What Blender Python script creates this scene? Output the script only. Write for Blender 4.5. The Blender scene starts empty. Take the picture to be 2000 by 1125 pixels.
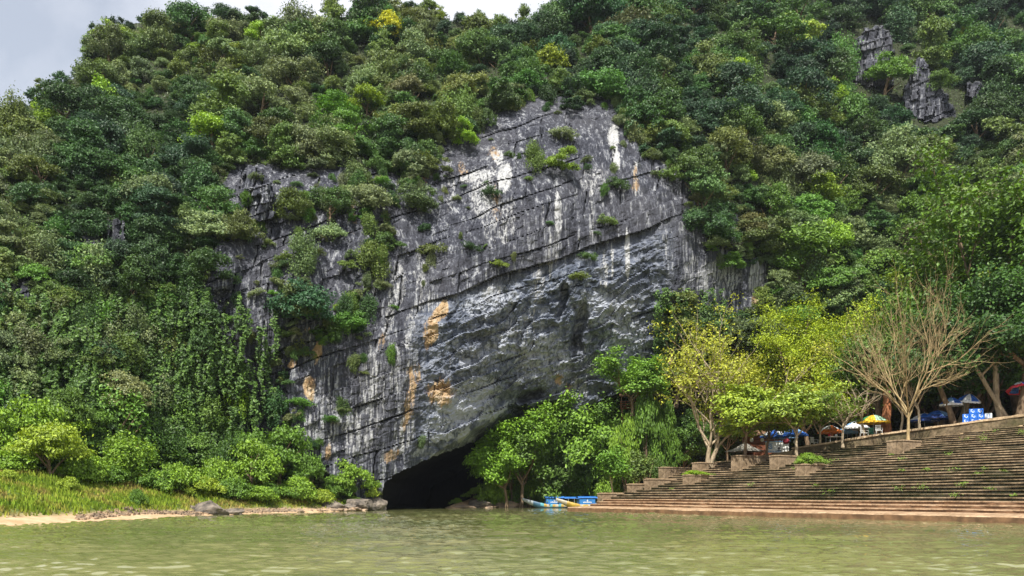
import bpy, math, random
import numpy as np
from mathutils import Vector, Matrix

# ------------------------------------------------------------------ camera, sky, sun, exposure
scene = bpy.context.scene
F = 1556.0            # focal length in pixels of a 2000 px wide frame
HZ = 968.0            # row of the horizon in that frame
EYE = 1.2             # eye height above the river
K = 0.75

cam_d = bpy.data.cameras.new("camera")
cam = bpy.data.objects.new("camera", cam_d)
scene.collection.objects.link(cam)
cam_d.sensor_width = 36.0
cam_d.lens = 36.0 * F / 2000.0
cam_d.shift_y = (HZ - 562.5) / 2000.0
cam_d.clip_start = 0.1
cam_d.clip_end = 5000
cam.location = (0, 0, EYE)
cam.rotation_euler = (math.radians(90), 0, 0)
scene.camera = cam
scene.render.resolution_x = 1024
scene.render.resolution_y = 576

SUN_EL, SUN_AZ = math.radians(54), math.atan2(-0.13, -0.55)
world = bpy.data.worlds.new("World")
scene.world = world
world.use_nodes = True
nt = world.node_tree
for n in list(nt.nodes):
    nt.nodes.remove(n)
def N(nt, t, **kw):
    n = nt.nodes.new(t)
    for k, v in kw.items():
        if k in ('inputs',):
            for a, b in v.items():
                n.inputs[a].default_value = b
        else:
            setattr(n, k, v)
    return n
def ramp(nt, stops, interp='LINEAR'):
    n = nt.nodes.new('ShaderNodeValToRGB')
    n.color_ramp.interpolation = interp
    e = n.color_ramp.elements
    while len(e) > 1:
        e.remove(e[-1])
    e[0].position = stops[0][0]; e[0].color = tuple(stops[0][1]) + (1,) if len(stops[0][1]) == 3 else stops[0][1]
    for p, c in stops[1:]:
        q = e.new(p); q.color = tuple(c) + (1,) if len(c) == 3 else c
    return n
sky = N(nt, 'ShaderNodeTexSky', sky_type='NISHITA', sun_disc=False, sun_elevation=SUN_EL, sun_rotation=SUN_AZ)
sky.air_density = 1.3; sky.dust_density = 2.5
bg = N(nt, 'ShaderNodeBackground', inputs={'Strength': 0.078})
wout = N(nt, 'ShaderNodeOutputWorld')
tc = N(nt, 'ShaderNodeTexCoord')
mp = N(nt, 'ShaderNodeMapping'); mp.inputs['Scale'].default_value = (1.6, 1.6, 2.6)
mp.inputs['Rotation'].default_value = (0.3, 0.2, 1.0); mp.inputs['Location'].default_value = (0.35, 0.0, 0.1)
cn = N(nt, 'ShaderNodeTexNoise', inputs={'Scale': 1.7, 'Detail': 7.0, 'Roughness': 0.52, 'Distortion': 0.35})
cr = ramp(nt, [(0.36, (.40, .40, .40)), (0.60, (1, 1, 1))])
cmix = N(nt, 'ShaderNodeMix', data_type='RGBA'); cmix.inputs['B'].default_value = (8.3, 8.5, 9.2, 1)
nt.links.new(tc.outputs['Generated'], mp.inputs['Vector'])
nt.links.new(mp.outputs[0], cn.inputs['Vector'])
nt.links.new(cn.outputs['Fac'], cr.inputs[0])
nt.links.new(cr.outputs[0], cmix.inputs['Factor'])
nt.links.new(sky.outputs[0], cmix.inputs['A'])
nt.links.new(cmix.outputs['Result'], bg.inputs[0])
nt.links.new(bg.outputs[0], wout.inputs[0])

sun_d = bpy.data.lights.new("sun", 'SUN')
sun_d.energy = 5.0; sun_d.angle = math.radians(0.6); sun_d.color = (1.0, 0.95, 0.86)
sun = bpy.data.objects.new("sun", sun_d)
scene.collection.objects.link(sun)
to_sun = Vector((math.sin(SUN_AZ) * math.cos(SUN_EL), math.cos(SUN_AZ) * math.cos(SUN_EL), math.sin(SUN_EL)))
sun.rotation_euler = to_sun.to_track_quat('Z', 'Y').to_euler()
sun.location = (0, 0, 200)

scene.view_settings.view_transform = 'Standard'
scene.view_settings.look = 'None'
scene.view_settings.exposure = 0.68
scene.view_settings.gamma = 1.0
scene.render.engine = 'CYCLES'
scene.cycles.max_bounces = 5
scene.cycles.diffuse_bounces = 3
scene.cycles.glossy_bounces = 2
scene.cycles.transmission_bounces = 3
scene.cycles.transparent_max_bounces = 4
scene.cycles.volume_bounces = 0
scene.cycles.caustics_reflective = False
scene.cycles.caustics_refractive = False
scene.cycles.use_denoising = True
scene.cycles.denoising_input_passes = 'RGB_ALBEDO_NORMAL'

# ------------------------------------------------------------------ numpy noise
def _hash(ix, iy, iz, seed):
    h = (ix.astype(np.int64) * 374761393 + iy.astype(np.int64) * 668265263 + iz.astype(np.int64) * 2147483647 + seed * 974634777) & 0xffffffff
    h = ((h ^ (h >> 13)) * 1274126177) & 0xffffffff
    h = ((h ^ (h >> 16)) * 2246822519) & 0xffffffff
    return ((h ^ (h >> 15)) & 0xffffff) / float(0xffffff)
def vnoise(x, y, z=0.0, seed=0):
    x = np.asarray(x, float); y = np.asarray(y, float); z = np.broadcast_to(np.asarray(z, float), x.shape)
    y = np.broadcast_to(y, x.shape)
    ix, iy, iz = np.floor(x), np.floor(y), np.floor(z)
    fx, fy, fz = x - ix, y - iy, z - iz
    fx = fx * fx * (3 - 2 * fx); fy = fy * fy * (3 - 2 * fy); fz = fz * fz * (3 - 2 * fz)
    r = 0
    for dx in (0, 1):
        for dy in (0, 1):
            for dz in (0, 1):
                w = (fx if dx else 1 - fx) * (fy if dy else 1 - fy) * (fz if dz else 1 - fz)
                r = r + w * _hash(ix + dx, iy + dy, iz + dz, seed)
    return r
def fbm(x, y, z=0.0, seed=0, oct=4, gain=0.5):
    a, s, t = 1.0, 0.0, 0.0
    for o in range(oct):
        s = s + a * (vnoise(x * 2 ** o + 17.3 * o, y * 2 ** o - 9.1 * o, z * 2 ** o, seed + o) - 0.5)
        t += a; a *= gain
    return s / t * 2          # about -1..1
def smooth(a, b, x):
    t = np.clip((x - a) / (b - a), 0, 1)
    return t * t * (3 - 2 * t)
def in_poly(px, py, poly):
    px = np.asarray(px, float); py = np.asarray(py, float)
    r = np.zeros(px.shape, bool)
    n = len(poly)
    for i in range(n):
        x1, y1 = poly[i]; x2, y2 = poly[(i + 1) % n]
        if y1 == y2:
            continue
        c = ((y1 > py) != (y2 > py)) & (px < (x2 - x1) * (py - y1) / (y2 - y1) + x1)
        r ^= c
    return r

# ------------------------------------------------------------------ object helpers
COL = scene.collection
def mesh(name, v, f, mats=(), smooth_=False, midx=None):
    me = bpy.data.meshes.new(name)
    v = np.asarray(v, np.float32).reshape(-1, 3)
    if isinstance(f, np.ndarray):
        n, k = f.shape
        me.vertices.add(len(v)); me.vertices.foreach_set('co', v.ravel())
        me.loops.add(n * k); me.loops.foreach_set('vertex_index', f.astype(np.int32).ravel())
        me.polygons.add(n)
        me.polygons.foreach_set('loop_start', np.arange(n, dtype=np.int32) * k)
        try:
            me.polygons.foreach_set('loop_total', np.full(n, k, np.int32))
        except Exception:
            pass
        me.update(calc_edges=True)
    else:
        me.from_pydata(v.tolist(), [], f)
    for m in mats:
        me.materials.append(m)
    if midx is not None:
        me.polygons.foreach_set('material_index', np.asarray(midx, np.int32))
    me.polygons.foreach_set('use_smooth', np.full(len(me.polygons), bool(smooth_)))
    me.update()
    return me
def link(name, me, parent=None, loc=(0, 0, 0), rz=0.0, label=None, cat=None, group=None, kind=None, sc=None, col=None):
    o = bpy.data.objects.new(name, me)
    COL.objects.link(o)
    o.location = loc; o.rotation_euler = (0, 0, rz)
    if sc is not None:
        o.scale = (sc, sc, sc) if not hasattr(sc, '__len__') else sc
    if parent: o.parent = parent
    if label: o['label'] = label
    if cat: o['category'] = cat
    if group: o['group'] = group
    if kind: o['kind'] = kind
    if col is not None: o.color = tuple(col) + (1,)
    return o
def copy_tree(o, parent=None):
    c = o.copy(); COL.objects.link(c)
    if parent: c.parent = parent
    for ch in o.children:
        copy_tree(ch, c)
    return c

class MB:
    """collects boxes, prisms and tubes into one mesh"""
    def __init__(s): s.v = []; s.f = []; s.m = []
    def add(s, v, f, m=0):
        b = len(s.v); s.v += [tuple(p) for p in v]; s.f += [tuple(i + b for i in q) for q in f]; s.m += [m] * len(f)
    def box(s, x0, x1, y0, y1, z0, z1, m=0, M=None):
        v = [Vector((x, y, z)) for z in (z0, z1) for y in (y0, y1) for x in (x0, x1)]
        if M is not None: v = [M @ p for p in v]
        s.add(v, [(0, 2, 3, 1), (4, 5, 7, 6), (0, 1, 5, 4), (2, 6, 7, 3), (0, 4, 6, 2), (1, 3, 7, 5)], m)
    def bbox(s, x0, x1, y0, y1, z0, z1, b=0.02, m=0, M=None):
        # box with chamfered vertical and top edges
        def ring(z, i):
            return [(x0 + b + i, y0 + i, z), (x1 - b - i, y0 + i, z), (x1 - i, y0 + b + i, z), (x1 - i, y1 - b - i, z), (x1 - b - i, y1 - i, z), (x0 + b + i, y1 - i, z), (x0 + i, y1 - b - i, z), (x0 + i, y0 + b + i, z)]
        r = ring(z0, 0) + ring(z1 - b, 0) + ring(z1, b * .7)
        if M is not None: r = [M @ Vector(p) for p in r]
        f = [tuple(range(7, -1, -1)), tuple(range(16, 24))]
        for k in (0, 8):
            f += [(k + i, k + (i + 1) % 8, k + 8 + (i + 1) % 8, k + 8 + i) for i in range(8)]
        s.add(r, f, m)
    def tube(s, pts, rad, n=8, m=0, cap=True):
        pts = [Vector(p) for p in pts]
        if not hasattr(rad, '__len__'): rad = [rad] * len(pts)
        rings = []
        for i, p in enumerate(pts):
            d = (pts[min(i + 1, len(pts) - 1)] - pts[max(i - 1, 0)]).normalized()
            a = d.cross(Vector((0.13, 0.98, 0.11))) if abs(d.y) < .9 else d.cross(Vector((1, 0, 0)))
            a.normalize(); b = d.cross(a)
            rings += [p + (a * math.cos(2 * math.pi * j / n) + b * math.sin(2 * math.pi * j / n)) * rad[i] for j in range(n)]
        f = []
        for i in range(len(pts) - 1):
            f += [(i * n + j, i * n + (j + 1) % n, (i + 1) * n + (j + 1) % n, (i + 1) * n + j) for j in range(n)]
        if cap:
            f += [tuple(range(n - 1, -1, -1)), tuple(range((len(pts) - 1) * n, len(pts) * n))]
        s.add(rings, f, m)
    def mesh(s, name, mats, smooth_=False):
        return mesh(name, np.array(s.v), s.f, mats, smooth_, s.m)

def tubes_np(polys, nside=5):
    """polys: list of (points array, radii array) -> verts, quads"""
    V, Fc, b = [], [], 0
    ang = np.arange(nside) * 2 * np.pi / nside
    for P, R in polys:
        P = np.asarray(P, float); R = np.asarray(R, float)
        d = np.gradient(P, axis=0); d /= (np.linalg.norm(d, axis=1, keepdims=True) + 1e-9)
        ref = np.where(np.abs(d[:, 2:3]) > .9, np.array([[1., 0, 0]]), np.array([[0, 0, 1.]]))
        a = np.cross(d, ref); a /= (np.linalg.norm(a, axis=1, keepdims=True) + 1e-9)
        c = np.cross(d, a)
        ring = P[:, None, :] + R[:, None, None] * (a[:, None, :] * np.cos(ang)[None, :, None] + c[:, None, :] * np.sin(ang)[None, :, None])
        n = len(P)
        V.append(ring.reshape(-1, 3))
        i = np.arange(n - 1)[:, None] * nside; j = np.arange(nside)[None, :]; j2 = (j + 1) % nside
        q = np.stack([i + j, i + j2, i + nside + j2, i + nside + j], -1).reshape(-1, 4) + b
        Fc.append(q); b += n * nside
    return np.concatenate(V), np.concatenate(Fc)

def leaves_np(rs, C, Nrm, L, W=0.5, jitter=0.7, droop=0.0):
    """folded diamond leaves at centres C, facing about Nrm, length L (array)"""
    n = len(C)
    Nn = Nrm / (np.linalg.norm(Nrm, axis=1, keepdims=True) + 1e-9) + rs.normal(0, jitter, (n, 3))
    Nn /= (np.linalg.norm(Nn, axis=1, keepdims=True) + 1e-9)
    t = rs.normal(0, 1, (n, 3)); t[:, 2] -= droop
    a = np.cross(Nn, t); a /= (np.linalg.norm(a, axis=1, keepdims=True) + 1e-9)
    b = np.cross(Nn, a)
    L = np.broadcast_to(np.asarray(L, float), (n,))[:, None]
    h = L * .5; w = L * W * .5
    sag = Nn * L * 0.12
    v = np.stack([C - a * h - sag, C + b * w, C + a * h - sag, C - b * w], 1).reshape(-1, 3)
    return v, np.arange(n * 4).reshape(-1, 4)

# ------------------------------------------------------------------ materials
def mat(name):
    m = bpy.data.materials.new(name); m.use_nodes = True
    t = m.node_tree
    for n in list(t.nodes): t.nodes.remove(n)
    o = t.nodes.new('ShaderNodeOutputMaterial')
    return m, t, o
def plain(name, col, rough=0.7, spec=0.3, noise=0.25, scale=6.0, bump=0.0, col2=None, stretch=(1, 1, 1), metal=0.0):
    m, t, o = mat(name)
    p = N(t, 'ShaderNodeBsdfPrincipled'); p.inputs['Roughness'].default_value = rough
    p.inputs['Specular IOR Level'].default_value = spec; p.inputs['Metallic'].default_value = metal
    tcn = N(t, 'ShaderNodeTexCoord'); mpn = N(t, 'ShaderNodeMapping'); mpn.inputs['Scale'].default_value = stretch
    nz = N(t, 'ShaderNodeTexNoise', inputs={'Scale': scale, 'Detail': 6.0, 'Roughness': 0.62})
    t.links.new(tcn.outputs['Object'], mpn.inputs[0]); t.links.new(mpn.outputs[0], nz.inputs['Vector'])
    c = np.array(col)
    c2 = np.array(col2) if col2 is not None else c * (1 - noise)
    c1 = c if col2 is not None else np.minimum(c * (1 + noise), 1)
    r = ramp(t, [(0.36, tuple(c2)), (0.64, tuple(c1))])
    t.links.new(nz.outputs['Fac'], r.inputs[0]); t.links.new(r.outputs[0], p.inputs['Base Color'])
    if bump:
        b = N(t, 'ShaderNodeBump', inputs={'Strength': 0.6, 'Distance': bump})
        t.links.new(nz.outputs['Fac'], b.inputs['Height']); t.links.new(b.outputs[0], p.inputs['Normal'])
    t.links.new(p.outputs[0], o.inputs[0])
    return m
def leafmat(name, source='OBJECT', fixed=None, transl=0.20, spec=0.35, var=0.40):
    m, t, o = mat(name)
    if fixed is not None:
        src = N(t, 'ShaderNodeRGB'); src.outputs[0].default_value = tuple(fixed) + (1,); cs = src.outputs[0]
    elif source == 'OBJECT':
        oi = N(t, 'ShaderNodeObjectInfo'); cs = oi.outputs['Color']
    else:
        at = N(t, 'ShaderNodeAttribute', attribute_type='INSTANCER', attribute_name='tint'); cs = at.outputs['Color']
    geo = N(t, 'ShaderNodeNewGeometry')
    r = ramp(t, [(0.0, (1 - var, 1 - var, 1 - var * 0.9)), (0.55, (1, 1, 1)), (1.0, (1 + var * 1.3, 1 + var * 1.0, 1 + var * .4))])
    t.links.new(geo.outputs['Random Per Island'], r.inputs[0])
    mul = N(t, 'ShaderNodeMix', data_type='RGBA', blend_type='MULTIPLY'); mul.inputs['Factor'].default_value = 1.0
    t.links.new(cs, mul.inputs['A']); t.links.new(r.outputs[0], mul.inputs['B'])
    p = N(t, 'ShaderNodeBsdfPrincipled'); p.inputs['Roughness'].default_value = 0.5; p.inputs['Specular IOR Level'].default_value = spec
    tr = N(t, 'ShaderNodeBsdfTranslucent')
    hs = N(t, 'ShaderNodeHueSaturation', inputs={'Hue': 0.485, 'Saturation': 1.15, 'Value': 1.5})
    t.links.new(mul.outputs['Result'], p.inputs['Base Color']); t.links.new(mul.outputs['Result'], hs.inputs['Color'])
    t.links.new(hs.outputs[0], tr.inputs[0])
    mx = N(t, 'ShaderNodeMixShader', inputs={0: transl})
    t.links.new(p.outputs[0], mx.inputs[1]); t.links.new(tr.outputs[0], mx.inputs[2]); t.links.new(mx.outputs[0], o.inputs[0])
    return m
M_LEAF = leafmat('leaf')
M_LEAF_I = leafmat('leaf_mass', 'INSTANCER')
M_BARK = plain('bark', (0.16, 0.115, 0.075), .9, .2, .45, 9, .02, stretch=(1, 1, .3))
M_BARKPALE = plain('bark_pale', (0.36, 0.29, 0.20), .85, .2, .35, 8, .02, stretch=(1, 1, .3))
M_BARKRED = plain('bark_red', (0.30, 0.125, 0.06), .9, .2, .35, 8, .03, stretch=(1, 1, .3))

# ------------------------------------------------------------------ layout: bearing (px), elevation (py) and distance
def world_pt(px, py, Y):
    return np.stack([(px - 1000.0) / F * Y, Y + 0 * px, EYE + (HZ - py) / F * Y], -1)
D_C = np.array([-900, -300, 0, 150, 300, 450, 600, 750, 900, 1000, 1150, 1300, 1450, 1550, 1700, 1850, 2000, 2300, 2900], float)
D_R = np.array([-120, 0, 100, 200, 300, 400, 500, 600, 700, 800, 900, 1012], float)
D_T = np.array([
 [50, 54, 58, 62, 66, 70, 76, 84, 94, 104, 114, 125], [55, 58, 62, 66, 71, 76, 83, 92, 103, 114, 126, 138],
 [60, 62, 65, 68, 71, 75, 82, 92, 106, 120, 134, 148], [66, 68, 70, 73, 76, 80, 86, 95, 107, 122, 136, 150],
 [74, 75, 77, 79, 81, 84, 89, 97, 108, 122, 137, 150], [80, 81, 82, 83, 84, 86, 90, 98, 110, 124, 138, 152],
 [84, 85, 85, 86, 87, 89, 92, 99, 112, 127, 142, 156], [88, 88, 88, 88, 90, 92, 95, 101, 114, 130, 145, 160],
 [100, 97, 94, 93, 92, 94, 98, 103, 113, 130, 146, 162], [112, 107, 103, 99, 97, 96, 98, 103, 111, 129, 146, 162],
 [114, 111, 108, 105, 102, 101, 102, 106, 113, 130, 146, 162], [117, 115, 112, 109, 106, 105, 106, 110, 119, 134, 149, 164],
 [118, 117, 115, 113, 112, 111, 113, 117, 126, 139, 153, 168], [118, 117, 115, 114, 114, 116, 120, 126, 135, 147, 160, 175],
 [114, 113, 112, 112, 113, 118, 126, 135, 146, 158, 171, 186], [106, 105, 104, 104, 107, 113, 122, 133, 147, 162, 178, 192],
 [98, 97, 96, 96, 99, 106, 116, 128, 144, 162, 180, 196], [84, 84, 84, 86, 90, 98, 110, 124, 140, 158, 176, 192],
 [70, 70, 72, 74, 80, 88, 100, 114, 130, 148, 166, 180]], float)[:, ::-1] * K
SKY_X = [-900, -400, -200, 0, 60, 90, 160, 178, 205, 240, 300, 430, 490, 640, 700, 760, 830, 880, 1000, 1060, 1090, 1150, 1250, 1400, 1460, 2000, 2300, 2900]
SKY_Y = [560, 420, 300, 224, 205, 180, 145, 110, 66, 48, 42, 36, 52, 42, 26, 14, 14, 42, 46, 36, 0, -30, -50, -40, -30, -30, 0, 200]
def skyline(px):
    return np.interp(px, SKY_X, SKY_Y)
def _lat(px, py):
    ci = np.clip(np.interp(px, D_C, np.arange(len(D_C))), 0, len(D_C) - 1.0001)
    ri = np.clip(np.interp(py, D_R, np.arange(len(D_R))), 0, len(D_R) - 1.0001)
    def cub(i, f, get):
        i = i.astype(int)
        # Catmull-Rom along one axis
        p0, p1, p2, p3 = get(i - 1), get(i), get(i + 1), get(i + 2)
        return 0.5 * ((2 * p1) + (-p0 + p2) * f + (2 * p0 - 5 * p1 + 4 * p2 - p3) * f * f + (-p0 + 3 * p1 - 3 * p2 + p3) * f ** 3)
    fc, fr = ci - np.floor(ci), ri - np.floor(ri)
    ic = np.floor(ci).astype(int); ir = np.floor(ri).astype(int)
    def row(r):
        r = np.clip(r, 0, len(D_R) - 1)
        return cub(ic, fc, lambda c: D_T[np.clip(c, 0, len(D_C) - 1), r])
    return cub(ir, fr, row)

ROCK = [(800, 345), (858, 268), (950, 222), (1050, 195), (1150, 182), (1222, 192), (1262, 300), (1345, 335), (1372, 400), (1378, 470), (1440, 492), (1498, 498),
        (1500, 590), (1455, 600), (1440, 632), (1398, 628), (1300, 600), (1290, 690), (1270, 730), (1180, 775), (1110, 830), (1100, 1100), (700, 1100), (690, 960), (640, 925), (572, 870), (560, 760), (575, 690), (650, 640), (700, 600), (735, 520), (740, 430), (700, 400), (680, 345)]
PART = [(450, 325), (540, 320), (800, 330), (745, 520), (650, 650), (565, 740), (575, 880), (470, 880), (440, 700), (400, 560), (430, 470)]
LEDGES = [(940, 850, 235), (1130, 1230, 200), (1660, 1745, 90), (1640, 1715, 150)]
KEEP = [(1702, 100, 42, 50), (1672, 140, 26, 20), (1715, 150, 30, 14), (1800, 172, 38, 62), (1840, 205, 30, 26), (1905, 175, 26, 18), (500, 372, 36, 52), (222, 452, 20, 30)]
SPOTS = [(180, 472, 22, 12), 
         (362, 655, 20, 34), (5, 760, 16, 70), (40, 560, 16, 50), (375, 410, 16, 20), (505, 740, 40, 34), (1210, 208, 22, 30), (430, 510, 26, 26), (1470, 268, 16, 14), (1245, 255, 18, 18), (525, 830, 26, 44), (1435, 445, 14, 30)]
def rock_mask(px, py):
    wx = px + 16 * fbm(px / 40, py / 40, 3.1, 5, 3); wy = py + 16 * fbm(px / 40, py / 40, 7.7, 9, 3)
    m = in_poly(wx, wy, ROCK).astype(float)
    pm = in_poly(wx, wy, PART)
    m = np.maximum(m, pm * (fbm(px / 34, py / 60, 1.3, 21, 3) > -0.30))
    for (x, y, rx, ry) in SPOTS:
        m = np.maximum(m, ((((wx - x) / rx) ** 2 + ((wy - y) / ry) ** 2) < 1.0).astype(float))
    for poly in CRAG_P:
        m = np.maximum(m, in_poly(px + 7 * fbm(px / 9, py / 9, 2.0, 19, 3), py + 7 * fbm(px / 9, py / 9, 5.0, 29, 3), poly).astype(float))
    return m
def blob(px, py, lst):
    r = np.zeros(px.shape)
    for (x, y, rx, ry, rot, s) in lst:
        a = math.radians(rot); dx, dy = px - x, py - y
        u = (dx * math.cos(a) + dy * math.sin(a)) / rx; v = (-dx * math.sin(a) + dy * math.cos(a)) / ry
        r = np.maximum(r, s * (1 - smooth(0.55, 1.1, np.sqrt(u * u + v * v))))
    return r
LIP = [(600, 1010), (730, 962), (745, 944), (800, 903), (870, 858), (940, 818), (990, 792), (1100, 765), (1300, 760)]
STR = np.array([150, 205, 250, 283, 312, 352, 398, 425, 468, 500, 535, 572, 600, 652, 698, 735, 790, 850, 920, 990, 1060], float)
CRAG_P = [[(1768, 225), (1762, 190), (1770, 165), (1780, 132), (1797, 108), (1812, 128), (1822, 165), (1848, 180), (1870, 226), (1820, 240)],
          [(1655, 160), (1662, 120), (1672, 78), (1692, 54), (1726, 50), (1744, 78), (1740, 120), (1712, 128), (1692, 165)], [(466, 428), (468, 372), (478, 338), (500, 328), (522, 345), (534, 380), (536, 420), (508, 436)],
          [(1886, 190), (1892, 160), (1915, 158), (1938, 192)], [(1690, 172), (1700, 138), (1742, 140), (1750, 165)], [(205, 480), (208, 432), (228, 422), (244, 440), (246, 482)]]
CRAGS = [(q_, float(_lat(np.array([q_[0][0] + 20.]), np.array([q_[0][1] - 6.]))[0]) - 2.4, float(np.mean([a_[0] for a_ in q_]))) for q_ in CRAG_P]
def depth(px, py, detail=True):
    Y = _lat(px, py)
    x = (px - 1000) / F * Y; z = (HZ - py) / F * Y
    # big gullies and spurs of the wooded slopes
    rm0 = in_poly(px, py, ROCK)
    big = fbm(x / 17, z / 26, 0.4, 40, 3)
    Y = Y + big * np.where(rm0, 0.5, 3.2) * smooth(1010, 900, py)
    # pinnacles and spires stand out, gully behind them
    for (cx, cy, rx, ry, h) in [(430, 520, 40, 60, 1.2), (590, 560, 50, 110, .8)]:
        d = np.sqrt(((px - cx) / rx) ** 2 + ((py - cy) / ry) ** 2)
        Y = Y - h * (1 - smooth(0.6, 1.15, d))
    # crags: steep faces that stand free of the slope
    for poly, yr, cx in CRAGS:
        w = in_poly(px + 7 * fbm(px / 9, py / 9, 2.0, 19, 3), py + 7 * fbm(px / 9, py / 9, 5.0, 29, 3), poly)
        jn = (px - cx + .15 * (py - poly[0][1])) / 17.0 + .5 * fbm(px / 20, py / 30, 1, 33, 3)
        Y = np.where(w, yr + np.abs(px - cx) * .04 - (py - poly[0][1]) * .010 + (_hash(np.floor(jn), jn * 0, jn * 0, 5) - .5) * .6 + .5 * (1 - smooth(0, .12, np.abs(jn - np.round(jn)))) + .9 * (_hash(np.floor(py / 19 + jn * .2), np.floor(jn), jn * 0, 6) - .5), Y)
    # the wall under the long ledge falls back, and the vault of the cave falls back much further
    s = py + 0.33 * (px - 1000) + 11 * fbm(px / 110, py / 60, 2.2, 77, 3)
    side = smooth(780, 880, px) * smooth(1330, 1270, px)
    Y = Y + side * smooth(534, 538, s) * 0.5
    Y = Y + smooth(700, 860, px) * smooth(1330, 1250, px) * np.clip((s - 540) / 260, 0, 1.2) * .2
    ly = np.interp(px, [p[0] for p in LIP], [p[1] for p in LIP]) + 6 * fbm(px / 25, px * 0, .5, 3, 3)
    dl = np.clip(py - ly, 0, 120)
    Y = Y + np.clip(dl - 14, 0, 99) * 0.17 * smooth(690, 760, px) * smooth(1090, 1010, px)
    # dark pockets beside the vault
    Y = Y + blob(px + 10 * fbm(px / 20, py / 20, 1, 2, 3), py + 8 * fbm(px / 20, py / 20, 4, 2, 3), [(1035, 775, 34, 12, -12, 2.2), (1078, 802, 36, 16, 0, 5), (1010, 800, 26, 10, 0, 1.6), (1130, 640, 14, 60, 8, 1.6), (1098, 590, 10, 40, 6, 1.2)])
    if not detail:
        return Y
    rm = rock_mask(px, py)
    crack = np.zeros(px.shape)
    # tilted beds cut by leaning joints: blocks set in and out
    k = np.searchsorted(STR, s)
    kk = np.clip(k, 1, len(STR) - 1)
    kw = vnoise(px / 70, py / 40, 3.3, 91)
    ds = np.minimum(np.abs(s - STR[kk - 1]), np.abs(s - STR[np.clip(kk, 0, len(STR) - 1)]))
    jx = px + 0.12 * py + 9 * fbm(px / 30, py / 45, 5.5, 31, 3)
    w = 34 + 42 * _hash(k, k * 0, k * 0, 4)
    ju = jx / w + _hash(k, k * 0 + 3, k * 0, 8) * 5
    j = np.floor(ju)
    dj = np.minimum(ju - j, 1 - ju + j) * w
    lower = smooth(520, 600, s) * side
    off = (_hash(k, j, k * 0, 12) - 0.5) * (.42 - .25 * lower) + (_hash(k, k * 0, k * 0, 13) - .5) * 0.14
    # finer blocks
    s2 = s + 0.1 * px + 4 * fbm(px / 14, py / 14, 9.0, 66, 2)
    k2 = np.floor(s2 / 19); j2 = np.floor((jx + 7 * _hash(k2, k2 * 0, k2 * 0, 3)) / 15)
    off2 = (_hash(k2, j2, k2 * 0, 15) - .5) * 0.20 * (0.4 + vnoise(px / 50, py / 50, 0, 8))
    hc = (_hash(k, k * 0, k * 0 + 1, 19) > .35) * (vnoise(px / 60, py / 60, .3, 14) > .38) + (np.abs(s - 536) < 6) * side + (np.abs(s - 312) < 6) + (np.abs(s - 250) < 6) + (np.abs(s - 698) < 6)
    vc = (_hash(k, np.round(ju), k * 0 + 2, 23) > .45)
    vfade = smooth(.42, .62, vnoise(px / 24, py / 50, 1.7, 92))
    crack = np.maximum((1 - smooth(0.2, .5 + 1.5 * kw, ds)) * np.clip(hc, 0, 1) * smooth(.35, .65, kw + .25 * (np.abs(s - 536) < 8)), (1 - smooth(.3, 1.8, dj)) * vc * .8 * vfade * (1 - .7 * lower))
    flut = fbm(px / 9, py / 70, 0.7, 50, 3) * 0.22 + fbm(px / 30, py / 120, 0.7, 52, 2) * .35
    fu = np.floor(px / 21 + py / 37 + 1.3 * fbm(px / 30, py / 30, 3, 64, 3)); fv = np.floor(py / 15 + px / 44 + 1.3 * fbm(px / 30, py / 30, 6, 65, 3)); facet = _hash(fu, fv, fu * 0, 66) - .5 + (px / 21 + py / 37 - fu) * (_hash(fu, fv, fu * 0, 67) - .5) * 1.2
    fu = np.floor(px / 21 + py / 37 + 1.3 * fbm(px / 30, py / 30, 3, 64, 3)); fv = np.floor(py / 15 + px / 44 + 1.3 * fbm(px / 30, py / 30, 6, 65, 3)); facet = _hash(fu, fv, fu * 0, 66) - .5
    rough = fbm(px / 28, py / 20, 0.2, 60, 5, .6) * (0.30 + 0.30 * lower)
    al = (px - .33 * py); sl_ = s + 10 * fbm(al / 50, s / 30, 5, 61, 3) + .25 * (px - 1000) * lower
    fo = sl_ / 30 + vnoise(al / 60, s / 40, 1, 69) * 1.5; fk = np.floor(fo); fr_ = fo - fk
    slab = (1 - fr_) * (.35 + .8 * _hash(fk, np.floor(al / 70 + _hash(fk, fk * 0, fk * 0, 70) * 3), fk * 0, 68))
    rough = rough - lower * (.28 * (1 - np.abs(fbm(al / 60, sl_ / 22, 0.9, 63, 5, .58))) + .55 * slab + facet * .28 + .25 * _hash(np.floor(al / 16 + fk * .37), fk, fk * 0, 71))
    Yr = off * 0.8 + off2 + flut * (1 - .6 * lower) + rough + crack * 0.55
    soil = fbm(px / 30, py / 30, 0.2, 71, 4) * 0.8
    Y = Y + np.where(rm > .5, Yr, soil) * smooth(-700, -100, px)
    return Y, rm, crack

def edges(a, b, c, d, e, n1, n2, n3):
    return np.concatenate([np.linspace(a, b, n1)[:-1], np.arange(b, c, d), np.linspace(c, e, n3)])
GX = edges(-900, -60, 2060, 2.2, 2900, 36, 0, 36)
NR = 440
tv = np.linspace(0, 1, NR)
PXg = np.repeat(GX[:, None], NR, 1)
top = skyline(PXg)
PYg = 1012 + (top - 1012) * tv[None, :]
Yg, RM, CR = depth(PXg, PYg)
CLIFF = world_pt(PXg, PYg, Yg)
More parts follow.
